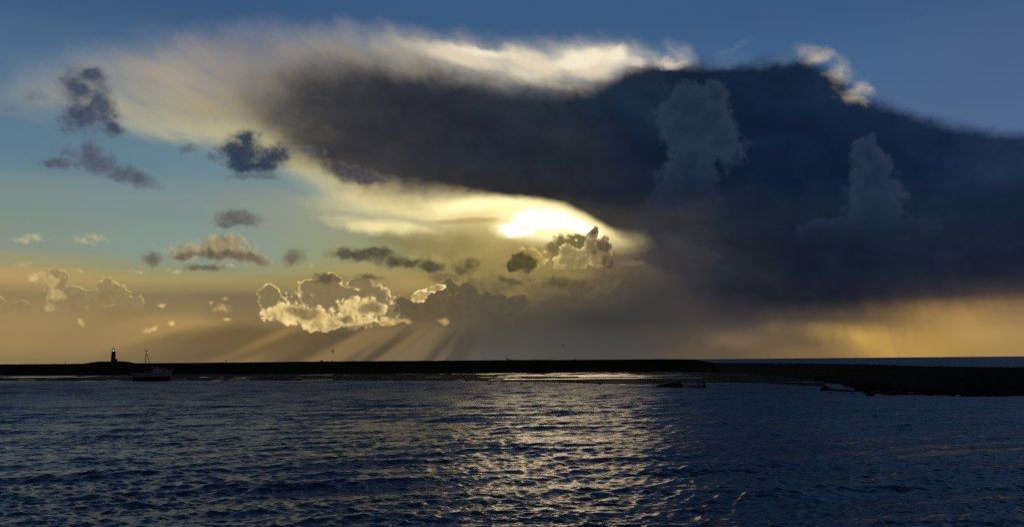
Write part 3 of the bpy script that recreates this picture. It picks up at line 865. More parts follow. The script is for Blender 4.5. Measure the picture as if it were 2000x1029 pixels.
# ================================================================== dike
grass = mat('dike_grass', (0.040, 0.038, 0.014), 1.0, spec=0.0, noise_scale=0.6, noise_amt=0.45, bump=0.6, bump_scale=3.0)
stone_dark = mat('weedy_stone', (0.020, 0.013, 0.011), 1.0, spec=0.015, noise_scale=1.2, noise_amt=0.6, bump=0.5, bump_scale=4.0)
CREST = [(-900, 719.5), (0, 711.4), (120, 710.6), (165, 709.9), (300, 709.0), (450, 707.8), (600, 706.0), (800, 704.7), (1000, 703.3), (1050, 702.6), (1085, 703.0), (1200, 702.1), (1290, 701.3), (1345, 701.5), (1362, 702.6), (1380, 705.8), (1398, 708.6)]
DFOOT = [(-900, 740.5), (0, 731.6), (250, 731.0), (500, 729.8), (700, 729.0), (900, 728.2), (1100, 727.0), (1200, 726.2), (1300, 725.8), (1360, 726.0), (1398, 727.4)]
def build_dike():
    xs = np.concatenate([np.linspace(-900, 0, 60)[:-1], np.linspace(0, 1398, 700)])
    fy = np.interp(xs, [p[0] for p in DFOOT], [p[1] for p in DFOOT])
    cy = np.interp(xs, [p[0] for p in CREST], [p[1] for p in CREST])
    prof = [(-3, -0.3), (0, 0.0), (0.06, 0.05), (0.14, 0.16), (0.2, 0.22), (0.4, 0.42), (0.6, 0.63), (0.8, 0.83), (0.92, 0.95), (1.0, 1.0), (1.08, 1.02), (1.2, 1.0), (1.3, 0.93), (1.7, 0.5), (2.2, 0.02), (2.3, -0.1)]
    rows = [[] for _ in prof]
    for i, (x, f, c) in enumerate(zip(xs, fy, cy)):
        p = ground_at(x, f, 0.05); r = math.hypot(p.x, p.y); u = Vector((p.x / r, p.y / r, 0))
        D = 26.0
        top = at_dist(x, c, (u * (r + D)).y)
        zt = top.z + 0.10 * mnoise.noise(Vector((x * 0.05, 0, 0))) + 0.09 * mnoise.noise(Vector((x * 0.35, 3, 0)))
        m = 0.0
        if 150 < x < 285:      # the mound under the lighthouse
            m = 0.95 * min(1, max(0, (x - 160) / 34), max(0, (270 - x) / 30)) if 160 < x < 270 else 0
            m = m * m * (3 - 2 * m) if m < 1 else m
        for k, (t, h) in enumerate(prof):
            q = u * (r + D * t if t >= 0 else r - 3)
            z = h * zt
            w = max(0, 1 - abs(t - 1.12) / 0.42)
            z += m * min(1, w * 1.8) * (1 if t > 0.6 else 0)
            rows[k].append((q.x, q.y, z + (0.04 * mnoise.noise(Vector((q.x * 0.4, q.y * 0.4, 0))) if 0.1 < t < 1 else 0)))
    R = np.array(rows)
    o = grid_mesh('dike', R[..., 0], R[..., 1], R[..., 2], grass)
    o.data.materials.append(stone_dark)
    n = len(xs) - 1
    idx = np.zeros(len(o.data.polygons), dtype=np.int32); idx[:n * 3] = 1
    o.data.polygons.foreach_set('material_index', idx)
    tag(o, kind='structure')
build_dike()
def crest_point(x, back=1.12):
    """top of the dike under photo column x"""
    f = np.interp(x, [p[0] for p in DFOOT], [p[1] for p in DFOOT]); c = np.interp(x, [p[0] for p in CREST], [p[1] for p in CREST])
    p = ground_at(x, f, 0.05); r = math.hypot(p.x, p.y); u = Vector((p.x / r, p.y / r, 0))
    z = at_dist(x, c, (u * (r + 26)).y).z
    q = u * (r + 26 * back)
    return Vector((q.x, q.y, z))

# ================================================================== rocky breakwater on the right
SC = [(1380, 706.4), (1400, 708.6), (1450, 708.6), (1500, 709.0), (1600, 709.8), (1650, 710.6), (1700, 711.4), (1760, 713.4), (1800, 714.6), (1900, 716.6), (2000, 717.5), (2300, 720.5), (2900, 729)]
SF = [(1380, 726.6), (1400, 727.4), (1470, 731), (1540, 737), (1600, 743.4), (1640, 750), (1662, 757), (1672, 765), (1700, 769.0), (1760, 771), (1850, 772.5), (2000, 773.5), (2300, 776), (2900, 782)]
def build_breakwater():
    xs = np.concatenate([np.linspace(1380, 2050, 520), np.linspace(2050, 2900, 90)[1:]])
    fy = np.interp(xs, [p[0] for p in SF], [p[1] for p in SF]); cy = np.interp(xs, [p[0] for p in SC], [p[1] for p in SC])
    ts = np.concatenate([[-0.04], np.linspace(0, 1, 90)])
    X = np.zeros((len(ts) + 4, len(xs))); Y = X.copy(); Z = X.copy()
    for i, (x, f, c) in enumerate(zip(xs, fy, cy)):
        a = ground_at(x, f, 0.0); b = ground_at(x, c, 2.5)
        v = (b - a); v.z = 0; L = v.length; v.normalize()
        for k, t in enumerate(ts):
            X[k, i], Y[k, i] = a.x + v.x * L * t, a.y + v.y * L * t
            Z[k, i] = 2.5 * max(t, 0) ** 0.85 if t >= 0 else -0.25
        for j, (dd, z) in enumerate(((1.5, 2.55), (3, 2.5), (7, 1.2), (13, -0.4))):
            k = len(ts) + j
            X[k, i], Y[k, i], Z[k, i] = b.x + v.x * dd, b.y + v.y * dd, z
    n = vnoise(X / 1.6, Y / 1.6, 31, 3) * 0.16 + vnoise(X / 6, Y / 6, 33, 3) * 0.22
    w = np.ones(len(ts) + 4); w[0] = 0; w[1] = 0.4; w[-1] = 0
    crest = np.clip((Z - 1.9) / 0.5, 0, 1)
    Z = Z + n * w[:, None] * (1 - 0.55 * crest)
    o = grid_mesh('breakwater', X, Y, Z, stone_dark, smooth=False)
    tag(o, kind='structure')
build_breakwater()

def rock_mesh(name, r, seed):
    b = BM(); b.blob((0, 0, 0), r, 2, seed, 0.45)
    return b.out(name, stone_dark, smooth=False)
def loose_rocks():
    """the uncounted stones along the foot of the breakwater"""
    b = BM(); k = 0
    rr = random.Random(3)
    for i in range(520):
        x = rr.uniform(1560, 2040); f = np.interp(x, [p[0] for p in SF], [p[1] for p in SF])
        y = f - rr.random() ** 1.6 * 14 + 0.6
        p = ground_at(x, y, 0.0); s = rr.uniform(0.16, 0.42)
        b.blob((p.x, p.y, 0.02 + 0.035 * max(0, f - y)), (s * rr.uniform(0.9, 1.6), s, s * rr.uniform(0.5, 0.9)), 1, i, 0.5)
    o = b.out('shore_stones', stone_dark)
    tag(o, 'dark weedy stones piled along the foot of the breakwater', 'stones', kind='stuff')
loose_rocks()
tip = [((1612, 762.3), (0.9, 0.6, 0.42), 'largest dark rock at the far left end of the low stony tongue'),
       ((1628, 763.3), (0.7, 0.5, 0.30), 'flat dark rock just right of the largest one on the stony tongue'),
       ((1642, 764.6), (0.8, 0.5, 0.26), 'low dark rock in the middle of the stony tongue off the breakwater'),
       ((1656, 765.8), (0.7, 0.6, 0.30), 'dark rock where the stony tongue joins the breakwater'),
       ((1665, 770.0), (0.6, 0.35, 0.16), 'small dark rock awash alone in front of the breakwater corner'),
       ((1700, 772.3), (0.55, 0.35, 0.18), 'small dark rock in the water, rightmost of those off the breakwater')]
for i, ((x, y), r, lab) in enumerate(tip):
    o = rock_mesh('rock', r, 50 + i)
    p = ground_at(x, y, 0.0); o.location = (p.x, p.y, r[2] * 0.25)
    tag(o, lab, 'rock', 'rocks at the tip of the breakwater')

# ================================================================== lighthouse
brick = mat('dark_brick', (0.10, 0.045, 0.03), 0.85, spec=0.2, noise_scale=3, noise_amt=0.3)
wood_door = mat('dark_door', (0.05, 0.04, 0.03), 0.8)
black_iron = mat('black_iron', (0.03, 0.03, 0.032), 0.5, metallic=0.6)
white_paint = mat('white_paint', (0.62, 0.66, 0.70), 0.5, noise_scale=2, noise_amt=0.12)
def glass_material():
    m = bpy.data.materials.new('pane_glass'); m.use_nodes = True
    b = m.node_tree.nodes['Principled BSDF']
    b.inputs['Base Color'].default_value = (0.9, 0.93, 0.95, 1); b.inputs['Roughness'].default_value = 0.02
    b.inputs['Transmission Weight'].default_value = 1.0; b.inputs['IOR'].default_value = 1.05
    return m
pane_glass = glass_material()
def lamp_material():
    m = bpy.data.materials.new('lamp_light'); m.use_nodes = True
    b = m.node_tree.nodes['Principled BSDF']
    b.inputs['Emission Color'].default_value = (1.0, 0.95, 0.84, 1); b.inputs['Emission Strength'].default_value = 1.6
    return m
lamp_light = lamp_material()

def build_lighthouse():
    p = crest_point(220)
    az = math.atan2(p.x, p.y)
    L = thing('lighthouse', (p.x, p.y, p.z + 0.92), 'small dark brick lighthouse with lit lantern on a grassy mound', 'lighthouse', rz=-az)
    b = BM()
    b.box((0, 0, 0.2), (2.35, 2.35, 0.5))
    b.box((0, 0, 2.45), (2.15, 2.15, 4.1), taper=0.89)
    b.box((0, 0, 4.56), (2.02, 2.02, 0.14))
    tower = b.out('tower', brick, L)
    b = BM(); b.box((0, 0, 4.68), (2.16, 2.16, 0.10))
    b.out('gallery', black_iron, L)
    b = BM()
    for x in (-1, 1):
        for y in (-1, 1): b.tube((x * 1.0, y * 1.0, 4.73), (x * 1.0, y * 1.0, 5.15), 0.02, n=6)
    for z in (4.95, 5.15):
        q = [(-1, -1, z), (1, -1, z), (1, 1, z), (-1, 1, z), (-1, -1, z)]
        b.path(q, 0.018, 5)
    b.out('railing', black_iron, L)
    b = BM(); b.lathe([(0.62, 4.73), (0.62, 5.12)], 12); b.out('lantern_base', black_iron, L)
    pn = BM(); n = 8
    for k in range(n):
        a0 = 2 * math.pi * k / n; a1 = 2 * math.pi * (k + 1) / n
        P = BM(); P.tube((0.58 * math.cos(a0), 0.58 * math.sin(a0), 5.12), (0.58 * math.cos(a0), 0.58 * math.sin(a0), 5.82), 0.035, n=6)
        P.out('lantern_post', black_iron, L)
        mx, my = 0.535 * math.cos((a0 + a1) / 2), 0.535 * math.sin((a0 + a1) / 2)
        G = BM(); G.box((mx, my, 5.47), (0.012, 0.40, 0.68), rot=Matrix.Rotation((a0 + a1) / 2, 3, 'Z'))
        # the rotation turns the pane about its own centre
        G.out('lantern_pane', pane_glass, L)
    pn.b.free()
    b = BM(); b.lathe([(0.70, 5.82), (0.70, 5.90), (0.36, 6.18), (0.12, 6.40), (0.09, 6.52), (0.02, 6.62)], 12)
    b.out('roof', black_iron, L)
    b = BM(); b.tube((0, 0, 6.6), (0, 0, 7.25), 0.035, n=6); b.box((0.0, 0, 7.1), (0.85, 0.02, 0.10)); b.box((0.38, 0, 7.1), (0.12, 0.02, 0.24))
    b.out('weather_vane', black_iron, L)
    b = BM(); b.lathe([(0.06, 5.12), (0.08, 5.28), (0.15, 5.32), (0.18, 5.47), (0.15, 5.60), (0.05, 5.66)], 12)
    b.out('lamp', lamp_light, L, smooth=True)
    b = BM(); b.box((1.45, -0.1, 0.62), (0.95, 1.3, 1.3)); b.box((1.45, -0.1, 1.31), (1.08, 1.43, 0.09))
    an = b.out('annex', brick, L)
    b = BM(); b.box((1.45, -0.765, 0.5), (0.5, 0.03, 0.9)); b.out('door', wood_door, an)
    for z in (1.5, 3.2):
        b = BM(); b.box((0, -1.07 + z * 0.028, z), (0.34, 0.06, 0.5)); b.out('window', black_iron, L)
build_lighthouse()

# ================================================================== fishing boat
hull_white = mat('hull_white', (0.24, 0.26, 0.32), 0.6, noise_scale=1.5, noise_amt=0.2)
hull_red = mat('hull_red', (0.14, 0.018, 0.011), 0.6, noise_scale=2.0, noise_amt=0.35)
hull_blue = mat('strake_navy', (0.015, 0.02, 0.04), 0.5)
cabin_paint = mat('cabin_paint', (0.27, 0.33, 0.46), 0.6, noise_scale=2.0, noise_amt=0.15)
wood = mat('deck_wood', (0.16, 0.10, 0.06), 0.8, noise_scale=4.0, noise_amt=0.3)
dark_glass = mat('dark_window', (0.01, 0.012, 0.015), 0.08)
mast_paint = mat('mast_varnish', (0.14, 0.085, 0.045), 0.5)
def build_boat():
    p = ground_at(297, 743.4)
    az = math.atan2(p.x, p.y); k = 249.6 / FPX * (math.hypot(p.x, p.y) / 249.6)
    B = thing('fishing_boat', (p.x, p.y, 0.0), 'small fishing boat with red bottom and tall mast lying aground on the mud', 'boat', rz=-az)
    # stations: (s, x at sheer, x at keel, half beam, sheer height, bottom height)
    st = [(-5.65, -4.75, 1.05, 2.28, 0.55), (-5.2, -4.6, 1.35, 2.22, 0.30), (-4.4, -4.2, 1.55, 2.18, 0.12), (-3.0, -3.0, 1.70, 2.14, 0.02),
          (-1.5, -1.5, 1.76, 2.14, 0.0), (0, 0, 1.76, 2.20, 0.0), (1.5, 1.4, 1.68, 2.30, 0.0), (3.0, 2.8, 1.42, 2.50, 0.02), (4.0, 3.7, 1.08, 2.68, 0.04),
          (4.8, 4.25, 0.62, 2.88, 0.10), (5.2, 4.5, 0.32, 3.0, 0.16), (5.5, 4.72, 0.05, 3.12, 0.22)]
    WL = 1.28
    def sec(s, t):
        xs, xk, hb, zs, zb = s
        # t 0 at the sheer, 1 at the keel
        y = hb * (1.0 - 0.06 * t - 0.94 * max(0, (t - 0.35) / 0.65) ** 2.2)
        z = zs + (zb - zs) * t
        return xs + (xk - xs) * t ** 0.8, y, z
    tw = [max(0.2, (s[3] - WL - (0.12 if s[0] > 4 else 0)) / (s[3] - s[4])) for s in st]
    for nm, m, lo in (('hull', hull_white, True), ('lower_hull', hull_red, False)):
        b = BM()
        for sg in (1, -1):
            rows = []
            for s, w in zip(st, tw):
                T = np.linspace(0, w, 5) if lo else np.linspace(w, 1, 9)
                rows.append([(q[0], q[1] * sg, q[2]) for q in (sec(s, t) for t in T)])
            b.grid(rows)
        s = st[0]; T = np.linspace(0, tw[0], 5) if lo else np.linspace(tw[0], 1, 9)
        A = [sec(s, t) for t in T]
        b.grid([[(q[0], q[1], q[2]) for q in A], [(q[0], -q[1], q[2]) for q in A]])
        bmesh.ops.remove_doubles(b.b, verts=list(b.b.verts), dist=0.002)
        b.out(nm, m, B, smooth=True)
    b = BM()
    b.grid([[(s[0], sg * s[2] * 0.93, s[3] - 0.38) for sg in (1, -1)] for s in st])
    b.out('deck', wood, B)
    for z0, off, m, nm, r in ((0.0, 0.03, hull_white, 'gunwale', 0.06), (0.42, 0.045, hull_blue, 'rubbing_strake', 0.075)):
        b = BM()
        for sg in (1, -1):
            pts = []
            for s in st:
                t = z0 / (s[3] - s[4]); q = sec(s, t); pts.append((q[0] + (0.03 if s[0] > 5 else 0), sg * (q[1] + off), q[2]))
            b.path(pts, r, 6)
        b.out(nm, m, B)
    b = BM(); b.box((5.05, 0, 1.65), (0.16, 0.14, 3.2), rot=Matrix.Rotation(0.25, 3, 'Y')); b.out('stem', hull_white, B)
    b = BM(); b.box((0, 0, -0.02), (8.9, 0.18, 0.24)); b.out('keel', hull_red, B)
    b = BM(); b.box((-4.85, 0, 0.62), (0.62, 0.09, 1.25)); b.tube((-5.0, 0, 1.1), (-5.25, 0, 2.4), 0.05); b.out('rudder', hull_red, B)
    b = BM()
    for a in range(4):
        b.box((-4.3 + 0.02, 0, 0.5), (0.07, 0.16, 0.62), rot=Matrix.Rotation(math.pi / 2 * a / 2 + 0.4, 3, 'X'))
    b.out('propeller', black_iron, B)
    # cabin trunk
    c = BM()
    prof = [(0.1, 2.0), (0.1, 3.28), (2.5, 3.42), (3.7, 3.30), (4.25, 2.75), (4.25, 2.2)]
    rows = [[(x, y, z) for x, z in prof] for y in (-1.05, 1.05)]
    c.grid(rows)
    for y in (-1.05, 1.05): c.b.faces.new([c.b.verts.new((x, y, z)) for x, z in prof])
    bmesh.ops.remove_doubles(c.b, verts=list(c.b.verts), dist=0.001)
    cab = c.out('cabin', cabin_paint, B)
    b = BM(); b.grid([[(x, y, z + 0.04) for x, z in prof[1:4]] for y in (-1.15, 1.15)]); b.grid([[(x, y, z + 0.10) for x, z in prof[1:4]] for y in (-1.15, 1.15)])
    for y in (-1.15, 1.15): b.path([(x, y, z + 0.07) for x, z in prof[1:4]], 0.05, 6)
    b.out('cabin_roof', hull_white, B)
    for y in (-1.06, 1.06):
        b = BM(); b.box((2.95, y, 2.93), (1.05, 0.03, 0.30)); b.out('window', dark_glass, cab)
        b = BM(); b.box((1.1, y, 2.78), (1.5, 0.05, 0.06)); b.out('hand_rail', hull_blue, cab)
    # open wheelhouse with raked windscreen
    wh = BM()
    for y in (-0.95, 0.95):
        wh.tube((0.15, y, 3.3), (-0.05, y, 4.35), 0.05, n=6); wh.tube((0.55, y, 3.35), (0.15, y, 4.3), 0.05, n=6)
        wh.tube((2.0, y, 3.4), (1.55, y, 3.95), 0.04, n=6); wh.path([(-0.05, y, 4.35), (0.15, y, 4.3), (1.55, y, 3.95)], 0.045, 6)
    for x, z in ((-0.05, 4.35), (1.55, 3.95), (2.0, 3.42)): wh.tube((x, -0.95, z), (x, 0.95, z), 0.04, n=6)
    w = wh.out('wheelhouse_frame', cabin_paint, B)
    for y0, y1 in ((-0.92, -0.33), (-0.3, 0.3), (0.33, 0.92)):
        b = BM(); rot = Matrix.Rotation(-0.68, 3, 'Y')
        b.box((1.775, (y0 + y1) / 2, 3.69), (0.015, y1 - y0, 0.66), rot=rot); b.out('windscreen_pane', dark_glass, w)
    b = BM(); b.box((0.6, 0, 3.55), (0.9, 1.2, 0.5)); b.out('helm_console', hull_blue, B)
    b = BM(); b.blob((1.3, -1.0, 3.72), (0.19, 0.14, 0.19), 2, 1, 0.02); b.out('searchlight', mat('lamp_white', (0.85, 0.83, 0.76), 0.25), B, smooth=True)
    b = BM(); b.box((-0.35, 0.1, 2.5), (0.7, 1.3, 0.9)); b.out('engine_box', wood, B)
    b = BM(); b.box((4.35, 0, 2.85), (0.5, 0.4, 0.35)); b.tube((4.35, -0.35, 2.95), (4.35, 0.35, 2.95), 0.14); b.out('anchor_winch', hull_red, B)
    b = BM()
    for sg in (1, -1):
        b.path([(3.7, sg * 1.12, 2.62), (3.75, sg * 1.1, 3.12), (4.7, sg * 0.66, 3.32), (5.6, 0, 3.55)], 0.022, 5)
        b.tube((4.7, sg * 0.66, 2.85), (4.7, sg * 0.66, 3.32), 0.02, n=5)
    b.tube((5.5, 0, 3.1), (5.6, 0, 3.55), 0.03, n=5)
    b.out('bow_rail', hull_white, B)
    # mast, leg and gear
    b = BM(); b.tube((-1.92, 0, 1.8), (-1.90, 0, 7.25), 0.11, 0.085, n=10); M = b.out('mast', mast_paint, B)
    b = BM(); b.tube((-0.15, 0, 2.0), (-1.38, 0, 7.3), 0.09, 0.075, n=8); b.out('mast_leg', mast_paint, B)
    b = BM(); b.tube((-2.1, 0, 7.18), (-1.3, 0, 7.42), 0.055, n=8); b.tube((-1.45, 0, 7.3), (-1.25, 0, 7.5), 0.06, n=8); b.out('crosstree', black_iron, M)
    b = BM(); b.tube((-1.82, 0, 7.2), (-1.72, 0, 8.5), 0.03, n=6); b.out('topmast', black_iron, M)
    b = BM(); b.lathe([(0.08, 0), (0.14, 0.05), (0.14, 0.28), (0.05, 0.34)], 10, (-1.84, 0, 7.38)); b.out('mast_light', black_iron, M)
    b = BM(); b.lathe([(0.05, 0), (0.11, 0.05), (0.11, 0.22), (0.04, 0.28)], 10, (-1.74, 0, 7.88)); b.out('mast_light', black_iron, M)
    b = BM(); b.box((-1.76, 0, 8.55), (0.62, 0.16, 0.12), rot=Matrix.Rotation(-0.55, 3, 'Y')); b.tube((-1.76, 0, 8.45), (-1.66, 0, 8.72), 0.12, n=8); b.out('radar_scanner', black_iron, M)
    b = BM(); b.path([(-2.1, 0, 8.3), (-2.18, 0, 9.2), (-2.32, 0, 10.35)], 0.016, 5); b.tube((-1.76, 0, 8.4), (-2.1, 0, 8.32), 0.02, n=5); b.out('whip_aerial', black_iron, M)
    b = BM(); b.tube((-0.75, 0, 5.0), (-1.3, 0, 4.72), 0.04, n=6); b.out('boom_bracket', black_iron, B)
    b = BM()
    for a, c_ in (((-1.9, 0, 7.2), (5.45, 0, 3.2)), ((-1.9, 0, 7.2), (-5.4, 0, 2.35)), ((-1.9, 0, 6.9), (-2.6, 1.6, 2.2)), ((-1.9, 0, 6.9), (-2.6, -1.6, 2.2))):
        b.tube(a, c_, 0.006, n=4)
    b.out('rigging', black_iron, B)
    B.rotation_euler[1] = math.radians(0.0)
    return B
build_boat()

# ================================================================== wooden wreck
old_wood = mat('rotten_timber', (0.035, 0.022, 0.015), 0.85, spec=0.2, noise_scale=6.0, noise_amt=0.5, bump=0.8, bump_scale=12)
def build_wreck():
    p = ground_at(1331, 756.6); r = math.hypot(p.x, p.y); az = math.atan2(p.x, p.y); k = r / FPX
    Wk = thing('shipwreck', (p.x, p.y, 0), 'rotting timber hull of a wrecked boat, ribs standing out of the shallow water', 'shipwreck', rz=-az)
    rr = random.Random(9)
    X = lambda px: (px - 1331) * k
    H = lambda py, px: (756.6 - 0.009 * (px - 1331) - py) * k
    def timber(nm, a, b_, w, d, jit=0.0):
        a, b_ = Vector(a), Vector(b_); v = b_ - a; m = (a + b_) / 2
        q = v.to_track_quat('Z', 'Y').to_matrix()
        b = BM(); b.box((0, 0, 0), (w, d, v.length), taper=rr.uniform(0.55, 0.9))
        for vt in b.b.verts:
            vt.co = q @ vt.co + m
            if jit: vt.co += Vector((rr.uniform(-jit, jit), rr.uniform(-jit, jit), rr.uniform(-jit, jit)))
        return b.out(nm, old_wood, Wk)
    top = [(1284, 752.6), (1290, 751.6), (1300, 750.2), (1308, 749.2), (1316, 748.0), (1324, 747.2), (1328, 747), (1334, 750.6)]
    tp = lambda x: np.interp(x, [a for a, _ in top], [b for _, b in top])
    # left half: overlapping strakes, then the broken frames above them
    for j in range(5):
        f0, f1 = j / 5, (j + 1) / 5
        x = 1284.0
        while x < 1333:
            x1 = min(1334.0, x + rr.uniform(12, 20))
            z0a, z1a = H(tp(x), x) * f0 - 0.12 * (j == 0), H(tp(x), x) * f1
            z0b, z1b = H(tp(x1), x1) * f0 - 0.12 * (j == 0), H(tp(x1), x1) * f1
            y = -0.5 - 0.25 * math.sin((x - 1280) / 55 * math.pi) - 0.05 * j
            b = BM(); V = []
            for yy in (y, y + 0.07):
                V.append([b.b.verts.new(c) for c in ((X(x), yy, z0a), (X(x1) - 0.02, yy, z0b), (X(x1) - 0.02, yy, z1b + rr.uniform(-.03, .05)), (X(x), yy, z1a + rr.uniform(-.03, .05)))])
            A, C = V
            for f in ((A[0], A[1], A[2], A[3]), (C[3], C[2], C[1], C[0]), (A[0], C[0], C[1], A[1]), (A[1], C[1], C[2], A[2]), (A[2], C[2], C[3], A[3]), (A[3], C[3], C[0], A[0])):
                b.b.faces.new(f)
            b.out('plank', old_wood, Wk); x = x1
    for i in range(13):
        x = 1286 + i * 3.7; t = H(tp(x) - rr.uniform(0.0, 1.6), x)
        timber('rib', (X(x), -0.42, -0.2), (X(x + rr.uniform(-.6, .6)), -0.62 + rr.uniform(-.1, .1), t), 0.13, 0.12, 0.01)
        if i % 2: timber('rib', (X(x + 1), 0.9, -0.2), (X(x + 1 + rr.uniform(-.6, .6)), 1.15, t * 0.9), 0.13, 0.12, 0.01)
    timber('rib', (X(1326), -0.3, -0.1), (X(1327), -0.4, H(744.4, 1327)), 0.32, 0.25, 0.03)
    timber('rib', (X(1329), -0.3, -0.1), (X(1328.8), -0.4, H(744.8, 1329)), 0.22, 0.2, 0.03)
    timber('keelson', (X(1283), 0.2, 0.02), (X(1377), 0.3, 0.06), 0.2, 0.25)
    timber('stern_timber', (X(1275), -0.3, H(754.8, 1275)), (X(1286), -0.45, H(755.0, 1286)), 0.08, 0.08)
    timber('stern_timber', (X(1280.4), -0.35, -0.15), (X(1280.2), -0.35, H(754.6, 1280)), 0.08, 0.08)
    timber('rib', (X(1337.2), -0.4, -0.2), (X(1336.2), -0.4, H(747.6, 1336)), 0.13, 0.12, 0.01)
    timber('rib', (X(1341.3), -0.4, -0.2), (X(1338.6), -0.35, H(747.2, 1339)), 0.15, 0.12, 0.01)
    timber('rib', (X(1334), 0.2, 0.2), (X(1340), 0.2, 0.32), 0.08, 0.08)
    low = [(1342, 752.6), (1350, 752.4), (1356, 751.4), (1362, 750.2), (1368, 751.5), (1376, 752)]
    tl = lambda x: np.interp(x, [a for a, _ in low], [b for _, b in low])
    for j in range(3):
        x = 1342.0
        while x < 1376:
            x1 = min(1377.0, x + rr.uniform(10, 16)); f0, f1 = j / 3, (j + 1) / 3
            timber('plank', (X(x), -0.35, H(tl(x), x) * (f0 + f1) / 2), (X(x1), -0.3, H(tl(x1), x1) * (f0 + f1) / 2), 0.22, 0.07, 0.01)
            x = x1 - 0.3
    for x, y, w in ((1346, 751.6, .1), (1350.5, 750.6, .12), (1355, 751.2, .1), (1359.8, 744.8, .16), (1363.4, 748.6, .1), (1366.6, 745.3, .12), (1370.4, 744.8, .14), (1372.6, 745.6, .18), (1373.6, 744.6, .14)):
        timber('rib', (X(x + 1.0), -0.3, -0.2), (X(x), -0.35, H(y, x)), w, 0.12, 0.012)
    timber('stem_post', (X(1376.6), -0.25, -0.2), (X(1373.8), -0.25, H(745, 1374)), 0.26, 0.2, 0.02)
    timber('rib', (X(1362), -0.2, H(750, 1362)), (X(1365.5), -0.2, H(748.2, 1365)), 0.09, 0.08)
build_wreck()

# ================================================================== small things on the dike and the water
post_wood = mat('post_wood', (0.09, 0.065, 0.045), 0.85)
pale_paint = mat('pale_post', (0.5, 0.5, 0.48), 0.7)
def post(x, ytop, label, w=0.16, head=None, m=post_wood, name='post', cat='post', group='posts on the dike crest', back=1.05):
    q = crest_point(x, back); kk = math.hypot(q.x, q.y) / FPX
    c = np.interp(x, [p[0] for p in CREST], [p[1] for p in CREST])
    h = max(0.5, (c - ytop) * kk) + 0.15
    b = BM(); b.tube((0, 0, -0.3), (0, 0, h), w / 2, w / 2 * 0.85, n=8)
    if head is None:
        o = b.out(name, m); o.location = q
        return tag(o, label, cat, group)
    T = thing(name, q, label, cat, group=group)
    b.out('pole', m, T)
    b = BM(); b.box((0, -0.06, h - 0.25), (head[0], 0.05, head[1]), rot=Matrix.Rotation(0.5, 3, 'Y')); b.out('board', m, T)
    return T
post(127, 705.2, 'short wooden post on the dike left of the lighthouse', 0.26)
post(441, 703.4, 'post with a small tilted board on the dike right of the boat', 0.2, head=(0.5, 0.55), name='sign_post', cat='sign')
post(638.5, 704.0, 'stubby post in the middle of the dike, left one of a pair', 0.26)
post(648, 704.4, 'stubby post in the middle of the dike, right one of a pair', 0.30)
post(1080.5, 697.0, 'thin tall pole on the dike behind the bright creek', 0.10)
post(1037, 700.2, 'short thin stake on the dike right of the small bush', 0.09)
def slope_post(x, y, label):
    f = np.interp(x, [p[0] for p in DFOOT], [p[1] for p in DFOOT])
    p = ground_at(x, f, 0.05); r = math.hypot(p.x, p.y); q = p * 1.0; q.z = 0
    q = q * ((r + 23.0) / r); z = crest_point(x).z * 0.92
    b = BM(); b.tube((0, 0, -0.3), (0, 0, 0.7), 0.10, n=8); b.box((0, -0.02, 0.72), (0.22, 0.22, 0.08))
    o = b.out('marker_post', pale_paint); o.location = (q.x, q.y, z)
    tag(o, label, 'marker post', 'pale marker posts on the dike slope')
slope_post(1046, 705.5, 'pale marker post high on the dike slope, left of the thin pole')
slope_post(1075, 706.0, 'pale marker post high on the dike slope, beside the thin pole')
bush_m = mat('bush_leaves', (0.035, 0.045, 0.02), 0.9, spec=0.1)
def bush(x, w, h, label, seed, back=1.0):
    q = crest_point(x, back); rr = random.Random(seed)
    T = thing('bush', (q.x, q.y, q.z - 0.05), label, 'bush', group='low bushes on the dike crest')
    b = BM()
    for i in range(6): b.tube((0, 0, -0.1), (rr.uniform(-w / 3, w / 3), rr.uniform(-.2, .2), h * rr.uniform(0.5, 0.8)), 0.03, 0.01, n=5)
    b.out('twigs', post_wood, T)
    verts, faces = [], []
    for i in range(420):
        a, e, d = rr.uniform(0, 6.28), rr.uniform(-1, 1), rr.random() ** 0.4
        c = Vector((math.cos(a) * math.sqrt(1 - e * e) * w / 2, math.sin(a) * math.sqrt(1 - e * e) * w / 2, h * 0.5 + e * h * 0.5)) * 1.0
        c = Vector((c.x * d, c.y * d, h * 0.5 + (c.z - h * 0.5) * d))
        R = Matrix.Rotation(rr.uniform(0, 6.28), 3, Vector((rr.uniform(-1, 1), rr.uniform(-1, 1), rr.uniform(-1, 1))).normalized())
        n = len(verts)
        for u in ((-0.07, -0.03, 0), (0.07, -0.03, 0), (0.05, 0.05, 0), (-0.05, 0.05, 0)): verts.append(c + R @ Vector(u))
        faces.append((n, n + 1, n + 2, n + 3))
    o = link_mesh('leaves', verts, faces, bush_m, T); o['kind'] = 'stuff'
bush(990.5, 0.9, 1.15, 'small upright dark bush on the dike crest, the taller of two', 1)
bush(996.2, 1.2, 0.6, 'low dark bush on the dike crest, right beside the taller one', 2)
bush(627.5, 1.1, 0.75, 'low dark bush on the dike left of the pair of stubby posts', 3)
bush(172, 1.6, 0.5, 'low scrubby bush at the left foot of the lighthouse mound', 4)
bush(1123, 1.6, 0.35, 'flat dark bush on the dike right of the thin tall pole', 5)

